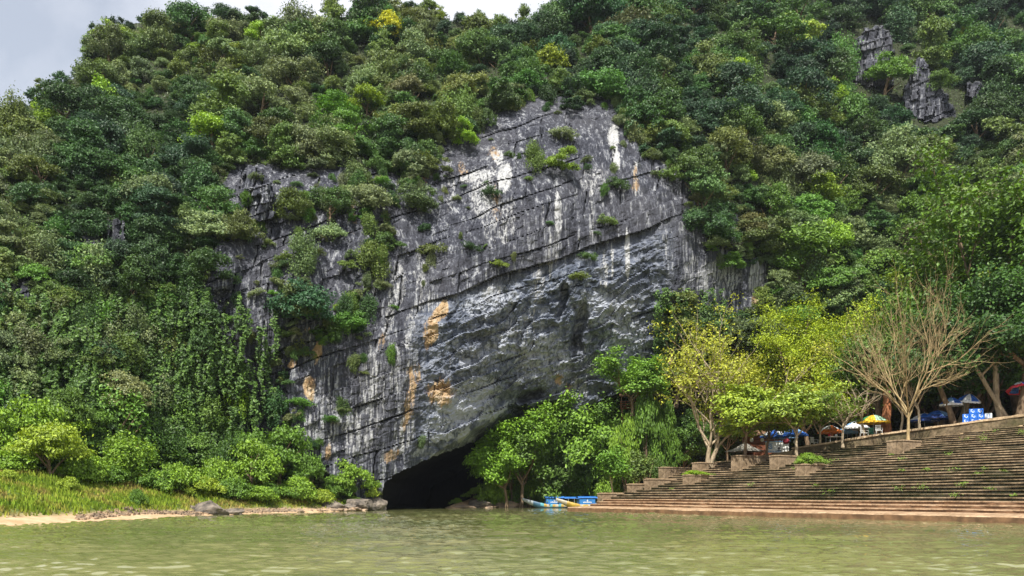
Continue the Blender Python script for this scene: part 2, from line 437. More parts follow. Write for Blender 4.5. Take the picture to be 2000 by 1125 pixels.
# rows over the ridge: the back of the hill falls away behind
nb = 10
back = []
for i in range(1, nb + 1):
    q = CLIFF[:, -1, :].copy()
    d = 3.0 * i ** 1.7
    bend = smooth(-100, 200, GX)[:, None]
    q[:, 1] += d
    q[:, 0] *= q[:, 1] / (q[:, 1] - d)
    q[:, 2] += (d * 0.35 - d * d * 0.0035)
    q[:, 2] = np.where(skyline(GX) > -20, CLIFF[:, -1, 2] - d * 0.45, q[:, 2])
    back.append(q)
ALL = np.concatenate([CLIFF, np.stack(back, 1)], 1)
nc, nr = ALL.shape[:2]
MOUTH = [(748, 1100), (749, 943), (775, 926), (800, 913), (830, 898), (862, 886), (895, 873), (930, 860), (965, 846), (990, 855), (1000, 1100)]
ii = np.arange(nc - 1)[:, None] * nr + np.arange(nr - 1)[None, :]
quads = np.stack([ii, ii + nr, ii + nr + 1, ii + 1], -1)
cx = np.full((nc - 1, nr - 1), -1e6); cy = np.zeros((nc - 1, nr - 1))
cx[:, :NR - 1] = (PXg[1:, 1:] + PXg[:-1, :-1]) / 2; cy[:, :NR - 1] = (PYg[1:, 1:] + PYg[:-1, :-1]) / 2
wcx = cx + 3 * fbm(cx / 12, cy / 12, 0, 1, 3); wcy = cy + 4 * fbm(cx / 9, cy / 9, 0, 2, 3)
inside = in_poly(wcx, wcy, MOUTH)
quads = quads[~inside].reshape(-1, 4)

# painted stains (they belong to the stone): orange iron stain, white tufa, pale fresh plates
wpx = PXg + 9 * fbm(PXg / 16, PYg / 16, 3.3, 81, 4); wpy = PYg + 12 * fbm(PXg / 16, PYg / 26, 5.3, 83, 4)
ORANGE = [(860, 610, 14, 26, 25, 1), (842, 650, 14, 34, 8, .9), (622, 690, 12, 30, 10, .85), (605, 755, 14, 30, 0, .9), (572, 712, 10, 10, 0, .8), (862, 768, 30, 34, 0, .75), (808, 740, 16, 36, 5, .55), (800, 790, 12, 60, 14, .6),
          (1092, 745, 8, 14, 0, .7), (1110, 770, 12, 30, 0, .35), (965, 300, 12, 20, 0, .3), (640, 885, 8, 18, 0, .6), (765, 890, 22, 14, -40, .55), (745, 665, 8, 26, 10, .45), (970, 395, 10, 40, 0, .3), (1240, 350, 5, 30, 0, .5), (600, 640, 10, 10, 0, .5), (1480, 590, 12, 14, 0, .5), (905, 330, 10, 14, 0, .35), (830, 340, 22, 22, 0, .2), (700, 360, 16, 40, 0, .25), (690, 410, 14, 50, 0, .2)]
WHITE = [(1198, 268, 13, 26, 0, 1), (1204, 310, 8, 30, -8, .95), (972, 305, 16, 18, 0, .75), (985, 345, 18, 38, 5, .85), (930, 345, 50, 12, -14, .7), (945, 380, 30, 60, 0, .6), (985, 440, 14, 60, 0, .45), (960, 440, 20, 45, 0, .4), (1090, 420, 10, 55, 0, .75),
         (1085, 480, 8, 40, 0, .5), (1226, 500, 5, 70, 0, .95), (1196, 510, 5, 45, 0, .6), (1180, 530, 10, 50, 0, .6), (1155, 410, 8, 70, 0, .45), (1075, 500, 6, 60, 3, .5), (1160, 350, 30, 30, 0, .45), (1000, 420, 5, 60, 0, .5), (880, 370, 10, 60, 0, .4), (1240, 345, 6, 50, 0, .5), (1300, 470, 6, 60, 0, .45), (1355, 440, 5, 30, 0, .6),
         (1400, 545, 60, 50, 0, .5), (1480, 540, 22, 50, 0, .65), (1350, 530, 20, 40, 0, .45), (1060, 420, 4, 40, 0, .3), (820, 540, 14, 60, 0, .5), (775, 560, 20, 60, 8, .5), (760, 620, 14, 50, 10, .45), (840, 590, 30, 26, -20, .4), (720, 560, 20, 50, 0, .3),
         (640, 800, 40, 110, 0, .35), (730, 760, 36, 110, 0, .42), (700, 850, 40, 60, 0, .5), (600, 850, 24, 60, 0, .45), (780, 720, 30, 60, 0, .45), (790, 850, 24, 50, 15, .5), (960, 575, 30, 20, -20, .6), (1050, 560, 18, 50, 8, .5), (1040, 620, 30, 40, 0, .3), (1200, 590, 60, 30, 0, .35), (1230, 650, 50, 50, 0, .4), (1090, 720, 40, 30, 0, .35), (1150, 700, 30, 50, 0, .35), (1210, 730, 20, 40, 0, .5), (1130, 760, 24, 30, 0, .4), (1040, 690, 24, 18, 0, .4), (990, 640, 60, 20, -25, .3), (905, 700, 40, 26, -20, .3), (800, 640, 12, 60, 12, .45)]
PLATE = [(892, 800, 26, 30, 10, .85), (935, 788, 30, 18, -25, .9), (950, 812, 26, 10, -40, .7), (975, 805, 32, 5, -42, 1), (862, 855, 24, 8, -8, 1), (905, 850, 22, 9, -38, .9), (945, 760, 18, 10, -35, .8), (870, 798, 18, 14, 0, .6), (920, 860, 14, 5, -40, .8), (885, 880, 16, 5, -30, .6), (910, 708, 12, 12, 0, .6), (960, 580, 22, 12, -20, .5), (905, 790, 100, 46, -38, .48), (1180, 600, 70, 40, 0, .38), (960, 590, 70, 30, -20, .42), (1060, 700, 70, 60, 0, .38), (1220, 680, 60, 60, 0, .36), (980, 680, 70, 30, -30, .34), (820, 880, 30, 8, -35, .45), (850, 892, 26, 7, -30, .4), (780, 925, 26, 6, -38, .4), (1065, 700, 14, 12, 0, .5), (1010, 745, 16, 8, -30, .4)]
mo = blob(wpx, wpy, ORANGE); mw = blob(PXg + 4 * fbm(PXg / 8, PYg / 40, 1, 85, 3), wpy, WHITE)
mp_ = blob(PXg + 8 * fbm(PXg / 12, PYg / 12, 1, 86, 4), PYg + 7 * fbm(PXg / 12, PYg / 12, 1, 87, 4), PLATE)
masks = np.zeros((nc, nr, 4), np.float32)
masks[:, :NR, 0] = mo; masks[:, :NR, 1] = mw; masks[:, :NR, 2] = RM; masks[:, :NR, 3] = CR
masks2 = np.zeros((nc, nr, 4), np.float32)
sl = PYg + 0.33 * (PXg - 1000)
masks2[:, :NR, 0] = smooth(530, 560, sl) * smooth(780, 850, PXg) * smooth(1330, 1280, PXg); masks2[:, :NR, 1] = mp_; masks2[:, :, 3] = 1

def rock_material():
    m, t, o = mat('limestone')
    L = t.links
    tcn = N(t, 'ShaderNodeTexCoord')
    a1 = N(t, 'ShaderNodeAttribute', attribute_name='masks'); a2 = N(t, 'ShaderNodeAttribute', attribute_name='masks2')
    s1 = N(t, 'ShaderNodeSeparateColor'); s2 = N(t, 'ShaderNodeSeparateColor')
    L.new(a1.outputs['Color'], s1.inputs[0]); L.new(a2.outputs['Color'], s2.inputs[0])
    def noise(scale, det=6, rough=.6, st=(1, 1, 1), dist=0.0):
        mpn = N(t, 'ShaderNodeMapping'); mpn.inputs['Scale'].default_value = st
        L.new(tcn.outputs['Object'], mpn.inputs[0])
        n = N(t, 'ShaderNodeTexNoise', inputs={'Scale': scale, 'Detail': det, 'Roughness': rough, 'Distortion': dist})
        L.new(mpn.outputs[0], n.inputs['Vector']); return n.outputs['Fac']
    def mix(fac, a, b, bt='MIX'):
        n = N(t, 'ShaderNodeMix', data_type='RGBA', blend_type=bt)
        for inp, v in (('Factor', fac), ('A', a), ('B', b)):
            if isinstance(v, (int, float)): n.inputs[inp].default_value = v
            elif isinstance(v, tuple): n.inputs[inp].default_value = v + (1,)
            else: L.new(v, n.inputs[inp])
        return n.outputs['Result']
    def math_(op, a, b, c=None):
        n = N(t, 'ShaderNodeMath', operation=op); n.use_clamp = op in ('MULTIPLY', 'ADD', 'SUBTRACT')
        for i, v in enumerate((a, b) if c is None else (a, b, c)):
            if isinstance(v, (int, float)): n.inputs[i].default_value = v
            else: L.new(v, n.inputs[i])
        return n.outputs[0]
    def rmp(f, st):
        n = ramp(t, st); L.new(f, n.inputs[0]); return n.outputs[0]
    streak_ = noise(1.3, 8, .72, (1.6, 1.6, .075), .3)
    streak2 = noise(4.2, 5, .6, (1.5, 1.5, .05), .15)
    streak = math_('ADD', math_('MULTIPLY', streak_, .68), math_('MULTIPLY', streak2, .32))
    fine = noise(5.0, 8, .72, (1.2, 1.2, .5))
    big = noise(.16, 4, .6)
    mid = noise(1.3, 8, .66, (1, 1, 1), .8)
    base = rmp(streak, [(.36, (.012, .013, .018)), (.47, (.036, .038, .050)), (.54, (.092, .095, .112)), (.61, (.40, .40, .395))])
    blue = rmp(mid, [(.34, (.050, .062, .090)), (.49, (.15, .175, .225)), (.64, (.40, .42, .46))])
    c = mix(s2.outputs[0], base, mix(.22, blue, base))
    c = mix(rmp(big, [(.4, (0, 0, 0)), (.65, (.35, .35, .35))]), c, (.11, .105, .11), 'MIX')
    # white streaks
    sn = rmp(noise(2.6, 8, .70, (1.8, 1.8, .045), .2), [(.34, (0, 0, 0)), (.66, (1, 1, 1))])
    gn = rmp(noise(2.6, 8, .72, (1, 1, .6), .6), [(.34, (0, 0, 0)), (.66, (1, 1, 1))])
    def stain(mask, tex, k=2.2, bias=.14):
        a_ = N(t, 'ShaderNodeMath', operation='ADD'); L.new(mask, a_.inputs[0]); L.new(tex, a_.inputs[1])
        b_ = N(t, 'ShaderNodeMath', operation='SUBTRACT'); L.new(a_.outputs[0], b_.inputs[0]); b_.inputs[1].default_value = 1.0 - bias
        m__ = N(t, 'ShaderNodeMath', operation='MULTIPLY'); m__.use_clamp = True; L.new(b_.outputs[0], m__.inputs[0]); m__.inputs[1].default_value = k
        q_ = N(t, 'ShaderNodeMath', operation='MULTIPLY'); q_.use_clamp = True; L.new(m__.outputs[0], q_.inputs[0])
        z_ = N(t, 'ShaderNodeMath', operation='MULTIPLY'); z_.use_clamp = True; L.new(mask, z_.inputs[0]); z_.inputs[1].default_value = 6.0; L.new(z_.outputs[0], q_.inputs[1])
        return q_.outputs[0]
    wf = stain(s1.outputs[1], sn)
    c = mix(wf, c, (.50, .49, .465))
    wf2 = stain(s2.outputs[1], gn, 2.6, .34)
    c = mix(wf2, c, (.43, .445, .475))
    of = stain(s1.outputs[0], rmp(noise(1.9, 8, .72, (1.4, 1.4, .16), .3), [(.36, (0, 0, 0)), (.64, (1, 1, 1))]), 2.0, .3)
    oc = rmp(mid, [(.35, (.26, .15, .07)), (.52, (.50, .34, .18)), (.66, (.62, .49, .34))])
    c = mix(of, c, oc)
    # bed joints hold dark lichen and soil
    c = mix(math_('MULTIPLY', a1.outputs['Alpha'], .40), c, (.018, .018, .017))
    c = mix(rmp(fine, [(.3, (.35, .35, .35)), (.5, (0, 0, 0))]), c, mix(1.0, c, (.45, .45, .47), 'MULTIPLY'))
    # moss films on the rock and soil under the woods
    mf = rmp(noise(.9, 6, .7, (1, 1, .6)), [(.63, (0, 0, 0)), (.74, (.4, .4, .4))])
    inv = N(t, 'ShaderNodeMath', operation='SUBTRACT'); inv.inputs[0].default_value = 1.0; L.new(s2.outputs[0], inv.inputs[1])
    c = mix(math_('MULTIPLY', mf, inv.outputs[0]), c, (.060, .075, .022))
    c = mix(1.0, c, (.88, .91, .98), 'MULTIPLY')
    soil = rmp(fine, [(.35, (.014, .020, .010)), (.65, (.045, .055, .022))])
    c = mix(s1.outputs[2], soil, c)
    p = N(t, 'ShaderNodeBsdfPrincipled'); p.inputs['Roughness'].default_value = .82; p.inputs['Specular IOR Level'].default_value = .25
    L.new(c, p.inputs['Base Color'])
    h = math_('ADD', math_('MULTIPLY', fine, .5), math_('MULTIPLY', streak, .5))
    b = N(t, 'ShaderNodeBump', inputs={'Strength': .75, 'Distance': .35}); L.new(h, b.inputs['Height'])
    b2 = N(t, 'ShaderNodeBump', inputs={'Strength': .6, 'Distance': .45}); L.new(mid, b2.inputs['Height']); L.new(b.outputs[0], b2.inputs['Normal'])
    L.new(b2.outputs[0], p.inputs['Normal'])
    L.new(p.outputs[0], o.inputs[0])
    return m
M_ROCK = rock_material()
me = mesh('mountain', ALL.reshape(-1, 3), quads, [M_ROCK])
for nm, arr in (('masks', masks), ('masks2', masks2)):
    at = me.attributes.new(nm, 'FLOAT_COLOR', 'POINT')
    at.data.foreach_set('color', arr.reshape(-1))
mountain = link('mountain', me, kind='structure', label='limestone mountain with a bare grey cliff streaked white and orange')

# the cave passage behind the mouth
mx = np.array([p for p in MOUTH], float)
pts = []
for i in range(len(mx) - 1):
    n = max(2, int(np.hypot(*(mx[i + 1] - mx[i])) / 12))
    for q in np.linspace(0, 1, n, endpoint=False):
        pts.append(mx[i] + (mx[i + 1] - mx[i]) * q)
pts.append(mx[-1]); pts = np.array(pts)
ctr = np.array([875, 985.0])
ring0 = ctr + (pts - ctr) * 1.035
Y0 = depth(ring0[:, 0], np.clip(ring0[:, 1], 0, 1005), False)
R0 = world_pt(ring0[:, 0], ring0[:, 1], Y0 + 0.5)
R0[:, 2] = np.maximum(R0[:, 2], -3)
V = [R0]
cz = R0.mean(0)
for i in range(1, 16):
    d = i * 7.0
    q = R0.copy(); q[:, 1] = R0[:, 1] * (1 - min(i / 4, 1)) + cz[1] * min(i / 4, 1) + d
    q[:, 0] += d * 0.10 - (i / 15) ** 2 * 45
    q += np.stack([fbm(q[:, 0] / 3, q[:, 1] / 3, 1.0, 5), 0 * q[:, 0], fbm(q[:, 0] / 3, q[:, 1] / 3, 4.0, 6)], -1) * .9
    V.append(q)
V = np.array(V); nn = len(R0)
f = []
for i in range(15):
    for j in range(nn - 1):
        f.append((i * nn + j, i * nn + j + 1, (i + 1) * nn + j + 1, (i + 1) * nn + j))
f.append(tuple(range(15 * nn, 16 * nn)))
M_CAVE = plain('unlit_cave_rock', (.010, .010, .011), .95, .1, .4, .8, .2)  # near-black colour stands in for the darkness inside the cave
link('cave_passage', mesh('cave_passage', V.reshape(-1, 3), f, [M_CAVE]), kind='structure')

# ------------------------------------------------------------------ river
def water_material():
    m, t, o = mat('river_water'); L = t.links
    p = N(t, 'ShaderNodeBsdfPrincipled'); p.inputs['Roughness'].default_value = .03; p.inputs['IOR'].default_value = 1.45; p.inputs['Specular IOR Level'].default_value = 1.0
    tcn = N(t, 'ShaderNodeTexCoord')
    def nz(scale, st, det=3):
        mpn = N(t, 'ShaderNodeMapping'); mpn.inputs['Scale'].default_value = st; mpn.inputs['Rotation'].default_value = (0, 0, .15)
        L.new(tcn.outputs['Object'], mpn.inputs[0])
        n = N(t, 'ShaderNodeTexNoise', inputs={'Scale': scale, 'Detail': det, 'Roughness': .55, 'Distortion': .4}); L.new(mpn.outputs[0], n.inputs['Vector']); return n.outputs['Fac']
    b2 = N(t, 'ShaderNodeBump', inputs={'Strength': .5, 'Distance': .012}); L.new(nz(7.0, (.8, 1.3, 1), 3), b2.inputs['Height'])
    L.new(b2.outputs[0], p.inputs['Normal'])
    r = ramp(t, [(.4, (.135, .150, .055)), (.6, (.195, .195, .082))]); L.new(nz(.08, (1, 2.5, 1), 3), r.inputs[0]); L.new(r.outputs[0], p.inputs['Base Color'])
    L.new(p.outputs[0], o.inputs[0]); return m
ra = np.concatenate([np.linspace(-700, -40, 40)[:-1], np.arange(-40, 2040, 2.0), np.linspace(2040, 2700, 40)])
rp = np.concatenate([np.arange(1170, 1000, -.5), np.arange(1000, 985, -.35), [984, 982, 979, 976, 973, 971, 970]])
WX, WP = np.meshgrid(ra, rp, indexing='ij'); WY = EYE * F / (WP - HZ); WXX = (WX - 1000) / F * WY
calm = .35 + .65 * smooth(-.35, .35, fbm(WXX / 22, WY / 30, 0, 6, 3)); calm = calm * (1 - .75 * smooth(48, 66, WY))
WZ = (.11 * fbm(WXX / 1.1, WY / .85, .3, 201, 2) + .125 * fbm(WXX / .36 + WY * .3, WY / .17, .7, 202, 2) + .060 * fbm(WXX / .5 - WY * .2, WY / .24, .1, 203, 2)) * calm
i = np.arange(len(ra) - 1)[:, None] * len(rp) + np.arange(len(rp) - 1)[None, :]
q = np.stack([i, i + len(rp), i + len(rp) + 1, i + 1], -1).reshape(-1, 4)[:, ::-1]
link('river', mesh('river', np.stack([WXX, WY, WZ], -1).reshape(-1, 3), q, [water_material()], True), kind='structure')
link('far_water', mesh('far_water', [(-900, -300, -.4), (900, -300, -.4), (900, 400, -.4), (-900, 400, -.4)], [(0, 1, 2, 3)], [bpy.data.materials['river_water']]), kind='structure')
M_MUD = plain('mud', (.12, .10, .06), .95, .1, .2, 1)
link('river_bed', mesh('river_bed', [(-2500, -1500, -4), (2500, -1500, -4), (2500, 3500, -4), (-2500, 3500, -4)], [(0, 1, 2, 3)], [M_MUD]), kind='structure')

# ------------------------------------------------------------------ banks, steps
FO = np.array([22.2, 34.5]); RV = np.array([.842, .539]); UV = np.array([-.539, .842])
def st(x, y):
    return (x - FO[0]) * UV[0] + (y - FO[1]) * UV[1], (x - FO[0]) * RV[0] + (y - FO[1]) * RV[1]
def xy(s, t):
    return FO[0] + s * UV[0] + t * RV[0], FO[1] + s * UV[1] + t * RV[1]
S_END = 33.2
def Htop(s): return np.interp(s, [-60, 10, 21.6, 34], [9.2, 6.25, 4.95, 4.05])
def Hplat(s): return Htop(s) + np.interp(s, [-60, 5, 20, 27, 34], [.9, .75, .75, .45, .1])
def tT(s): return Htop(s) / .27
LAND_R = [(8.6, 65), (11, 70), (10.5, 79), (7, 82), (2, 82.3), (-1.5, 80), (-5.6, 75.4), (-6.6, 79), (-5, 110), (160, 110), (160, -60), (60, -60), (40, 10), (22.2, 34.5), (4.4, 62.3)]
LAND_L = [(-26, -60), (-23, 10), (-21.3, 25), (-20.9, 32.5), (-20.1, 37.6), (-19.2, 43), (-18.9, 48), (-16.6, 53), (-14.5, 56.6), (-12.3, 61.5), (-10.9, 64.6), (-11.2, 72), (-30, 90), (-200, 90), (-200, -60)]
def sdist(x, y, poly):
    d = np.full(np.shape(x), 1e9)
    n = len(poly)
    for i in range(n):
        ax, ay = poly[i]; bx, by = poly[(i + 1) % n]
        vx, vy = bx - ax, by - ay
        k = np.clip(((x - ax) * vx + (y - ay) * vy) / (vx * vx + vy * vy), 0, 1)
        d = np.minimum(d, np.hypot(x - ax - k * vx, y - ay - k * vy))
    return np.where(in_poly(x, y, poly), d, -d)
def ground_r(x, y):
    x = np.asarray(x, float); y = np.asarray(y, float)
    s, t = st(x, y)
    T = tT(s)
    a = .27 * t - .32
    rise = smooth(T + .2, T + 2.0, t)
    z1 = np.where(t < T + .2, a, Htop(s) - .25 + rise * (Hplat(s) - Htop(s) + .25)) + np.clip(t - T - 2, 0, 60) * .015
    d = sdist(x, y, LAND_R) + 1.2 * fbm(x / 5, y / 5, 0, 3, 3)
    z2 = np.where(d > 0, np.minimum(.42 * d, 3.2 + .12 * d), .5 * d)
    z = np.where(s < S_END - .1, z1, z2)
    z = z + .10 * fbm(x / 2.2, y / 2.2, 1, 44, 3) * (t > T + 1.5)
    return z
def ground_l(x, y):
    x = np.asarray(x, float); y = np.asarray(y, float)
    d = sdist(x, y, LAND_L) + .5 * fbm(x / 3, y / 3, 0, 4, 3)
    grass = .42 + np.clip(d - 1.5, 0, 6.0) * .33 + np.clip(d - 7.5, 0, 100) * .10
    z = np.where(d < 0, .4 * d, np.where(d < 1.1, .18 * d, 0.20 + (grass - .20) * smooth(1.1, 2.0, d)))
    return z + .14 * fbm(x / 1.6, y / 1.6, 2, 9, 3) * smooth(1, 3, d)
def grid_mesh(name, x0, x1, y0, y1, step, fn, m):
    xs = np.arange(x0, x1 + step, step); ys = np.arange(y0, y1 + step, step)
    X, Y = np.meshgrid(xs, ys, indexing='ij')
    v = np.stack([X, Y, fn(X, Y)], -1).reshape(-1, 3)
    i = np.arange(len(xs) - 1)[:, None] * len(ys) + np.arange(len(ys) - 1)[None, :]
    q = np.stack([i, i + len(ys), i + len(ys) + 1, i + 1], -1).reshape(-1, 4)
    return mesh(name, v, q, [m], True)
M_EARTH = plain('sandy_earth', (.47, .335, .20), .95, .1, .3, 1.6, .06, col2=(.26, .185, .105))
M_SAND = plain('sand', (.52, .37, .23), .95, .1, .3, 1.1, .05, col2=(.36, .25, .14))
link('bank_ground', grid_mesh('bank_ground', -12, 118, 0, 102, .7, ground_r, M_EARTH), kind='structure', label='sandy picnic ground above the river steps')
def bank_mat():
    m, t, o = mat('left_bank_soil'); L = t.links
    at = N(t, 'ShaderNodeAttribute', attribute_name='turf'); tcn = N(t, 'ShaderNodeTexCoord'); nz = N(t, 'ShaderNodeTexNoise', inputs={'Scale': 1.2, 'Detail': 6.0, 'Roughness': .7}); L.new(tcn.outputs['Object'], nz.inputs['Vector'])
    r = ramp(t, [(.36, (.36, .25, .14)), (.64, (.54, .39, .25))]); g = ramp(t, [(.36, (.05, .085, .02)), (.6, (.11, .15, .035)), (.7, (.18, .14, .07))]); L.new(nz.outputs['Fac'], r.inputs[0]); L.new(nz.outputs['Fac'], g.inputs[0])
    mx = N(t, 'ShaderNodeMix', data_type='RGBA'); L.new(at.outputs['Fac'], mx.inputs['Factor']); L.new(r.outputs[0], mx.inputs['A']); L.new(g.outputs[0], mx.inputs['B'])
    d = N(t, 'ShaderNodeBsdfDiffuse'); L.new(mx.outputs['Result'], d.inputs[0]); bp = N(t, 'ShaderNodeBump', inputs={'Strength': .6, 'Distance': .08}); L.new(nz.outputs['Fac'], bp.inputs['Height']); L.new(bp.outputs[0], d.inputs['Normal']); L.new(d.outputs[0], o.inputs[0]); return m
SB = grid_mesh('sand_bank', -110, -8, 4, 82, .45, ground_l, bank_mat())
co = np.zeros(len(SB.vertices) * 3, np.float32); SB.vertices.foreach_get('co', co); co = co.reshape(-1, 3)
dd = sdist(co[:, 0], co[:, 1], LAND_L) + .5 * fbm(co[:, 0] / 3, co[:, 1] / 3, 0, 4, 3)
at = SB.attributes.new('turf', 'FLOAT', 'POINT'); at.data.foreach_set('value', smooth(1.2, 1.9, dd).astype(np.float32))
link('sand_bank', SB, kind='structure', label='sandy left river bank')
#link('sand_bank_old', grid_mesh('sand_bank', -110, -8, 4, 82, .6, ground_l, M_SAND), kind='structure', label='sandy left river bank')

def stair_mesh():
    n = 34
    rs = np.random.RandomState(3)
    V, Fc, Mi = [], [], []
    def strip(rows, mats_):
        # rows: list of arrays (k,3) sharing s sampling
        b = sum(len(v) for v in V)
        k = len(rows[0])
        for r_ in rows: V.append(r_)
        for a in range(len(rows) - 1):
            for j in range(k - 1):
                Fc.append((b + a * k + j + 1, b + a * k + j, b + (a + 1) * k + j, b + (a + 1) * k + j + 1)); Mi.append(mats_[a])
    def row(ss, t, z, jt=0.0, jz=0.0):
        tt = t + (rs.normal(0, jt, len(ss)) if jt else 0) ; zz = z + (rs.normal(0, jz, len(ss)) if jz else 0)
        x, y = xy(ss, tt); return np.stack([x, y, zz + 0 * x], -1)
    # landing ledge at the water
    ss = np.arange(-46, 33.5, .7); flare = -1.0 * (1 - np.clip(ss / 33, -1, 1))
    chip = (rs.rand(len(ss)) > .8) * rs.rand(len(ss)) * .10
    r0 = row(ss, flare, -1.0); r1 = row(ss, flare - .02, .26, .012, .012); r1[:, 2] -= chip * .4
    r2 = row(ss, flare + .10, .31, .02, .012); r3 = row(ss, 2.3 + 0 * ss, .37, 0, .01); r4 = row(ss, 2.3 + 0 * ss, .2)
    strip([r0, r1, r2, r3, r4], [3, 2, 2, 2])
    z0, t0 = .36, 2.2
    for i in range(n):
        z1 = z0 + .19; t1 = t0 + .704
        # the flight ends where the crest of the bank cuts it
        sm = S_END - .12 * (i % 3 == 0) - rs.rand() * .1
        sh = np.interp(-z1, [-9.2, -6.25, -4.95, -4.05], [-60, 10, 21.6, 34]) + .8
        send = min(sm, sh)
        if send < -45: break
        ss = np.append(np.arange(-46, send, .55), send)
        k = len(ss)
        wob = .03 * fbm(ss / 4, ss * 0 + i, 0, 7, 3)
        wz = .038 * fbm(ss / 3, ss * 0 + i * 1.7, 0, 8, 3)
        chip = (vnoise(ss / .9, ss * 0 + i * 2.1, 0, 30) > .70) * .09 * rs.rand(k)
        lo = i < 3
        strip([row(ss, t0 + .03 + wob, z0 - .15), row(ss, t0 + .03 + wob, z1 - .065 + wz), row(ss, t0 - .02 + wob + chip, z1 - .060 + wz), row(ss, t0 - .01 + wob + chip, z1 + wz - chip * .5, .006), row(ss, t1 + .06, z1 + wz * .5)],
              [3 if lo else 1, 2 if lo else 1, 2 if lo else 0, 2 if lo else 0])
        # exposed end face
        a = row(np.array([send, send]), np.array([t0, t1 + .06]), z1 - .004); c = row(np.array([send, send]), np.array([t0, t1 + .06]), z1 - 1.1)
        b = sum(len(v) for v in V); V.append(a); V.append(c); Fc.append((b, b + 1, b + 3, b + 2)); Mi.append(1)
        z0, t0 = z1, t1
    return np.concatenate(V), Fc, Mi
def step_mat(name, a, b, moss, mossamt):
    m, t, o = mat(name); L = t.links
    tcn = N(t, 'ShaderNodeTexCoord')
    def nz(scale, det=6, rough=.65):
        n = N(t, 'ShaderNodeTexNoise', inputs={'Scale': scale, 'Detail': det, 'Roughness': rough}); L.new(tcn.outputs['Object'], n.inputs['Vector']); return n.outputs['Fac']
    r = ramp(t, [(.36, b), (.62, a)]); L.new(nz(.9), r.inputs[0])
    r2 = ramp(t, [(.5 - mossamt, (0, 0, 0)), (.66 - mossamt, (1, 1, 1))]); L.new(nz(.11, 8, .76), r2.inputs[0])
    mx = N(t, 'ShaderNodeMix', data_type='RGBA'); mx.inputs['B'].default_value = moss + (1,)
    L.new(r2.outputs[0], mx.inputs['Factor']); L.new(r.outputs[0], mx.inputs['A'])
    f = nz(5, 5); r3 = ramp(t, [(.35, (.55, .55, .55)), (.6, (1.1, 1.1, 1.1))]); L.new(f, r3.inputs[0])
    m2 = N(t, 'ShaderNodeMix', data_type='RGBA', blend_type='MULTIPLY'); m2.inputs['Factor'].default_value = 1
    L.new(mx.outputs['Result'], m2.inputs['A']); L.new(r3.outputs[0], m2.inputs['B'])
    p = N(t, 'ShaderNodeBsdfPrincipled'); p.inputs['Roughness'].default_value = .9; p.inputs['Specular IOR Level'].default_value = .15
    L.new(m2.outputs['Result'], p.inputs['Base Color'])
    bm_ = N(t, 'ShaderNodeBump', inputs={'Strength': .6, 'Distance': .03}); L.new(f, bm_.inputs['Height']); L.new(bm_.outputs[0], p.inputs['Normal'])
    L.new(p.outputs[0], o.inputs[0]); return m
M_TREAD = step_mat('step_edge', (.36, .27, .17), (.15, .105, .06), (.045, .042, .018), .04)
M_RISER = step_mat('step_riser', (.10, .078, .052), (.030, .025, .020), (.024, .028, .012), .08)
M_LEDGE = step_mat('landing_stone', (.44, .305, .19), (.28, .185, .11), (.20, .145, .09), -.2)
M_WET = plain('wet_stone', (.17, .095, .05), .6, .4, .4, 2, .03)
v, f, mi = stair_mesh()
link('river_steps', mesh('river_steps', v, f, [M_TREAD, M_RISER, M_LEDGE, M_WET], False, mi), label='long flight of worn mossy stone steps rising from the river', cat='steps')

# retaining wall with a sunlit coping along the crest
def crest_wall():
    ss = np.arange(-46, 26.5, .6); rs = np.random.RandomState(5)
    T = tT(ss) + 1.0; mb_v = []; 
    hz = Hplat(ss)
    prof = [(-.30, -1.2), (-.26, -.10), (-.36, -.08), (-.34, .06), (.25, .10), (.30, -.5)]
    rows = []
    for (dt, dz) in prof:
        x, y = xy(ss, T + dt + .03 * rs.normal(0, 1, len(ss))); rows.append(np.stack([x, y, hz + dz + .02 * rs.normal(0, 1, len(ss))], -1))
    k = len(ss); V = np.concatenate(rows); Fc = []; Mi = []
    for a in range(len(prof) - 1):
        for j in range(k - 1):
            Fc.append((a * k + j + 1, a * k + j, (a + 1) * k + j, (a + 1) * k + j + 1)); Mi.append(1 if a == 0 else 0)
    return V, Fc, Mi
M_COPE = step_mat('coping', (.55, .42, .27), (.36, .26, .16), (.30, .23, .13), -.1)
M_RUBBLE = step_mat('rubble', (.23, .175, .11), (.10, .075, .045), (.06, .06, .025), .02)
v, f, mi = crest_wall()
link('retaining_wall', mesh('retaining_wall', v, f, [M_COPE, M_RUBBLE], False, mi), label='low rubble retaining wall with pale coping above the river steps', cat='wall')

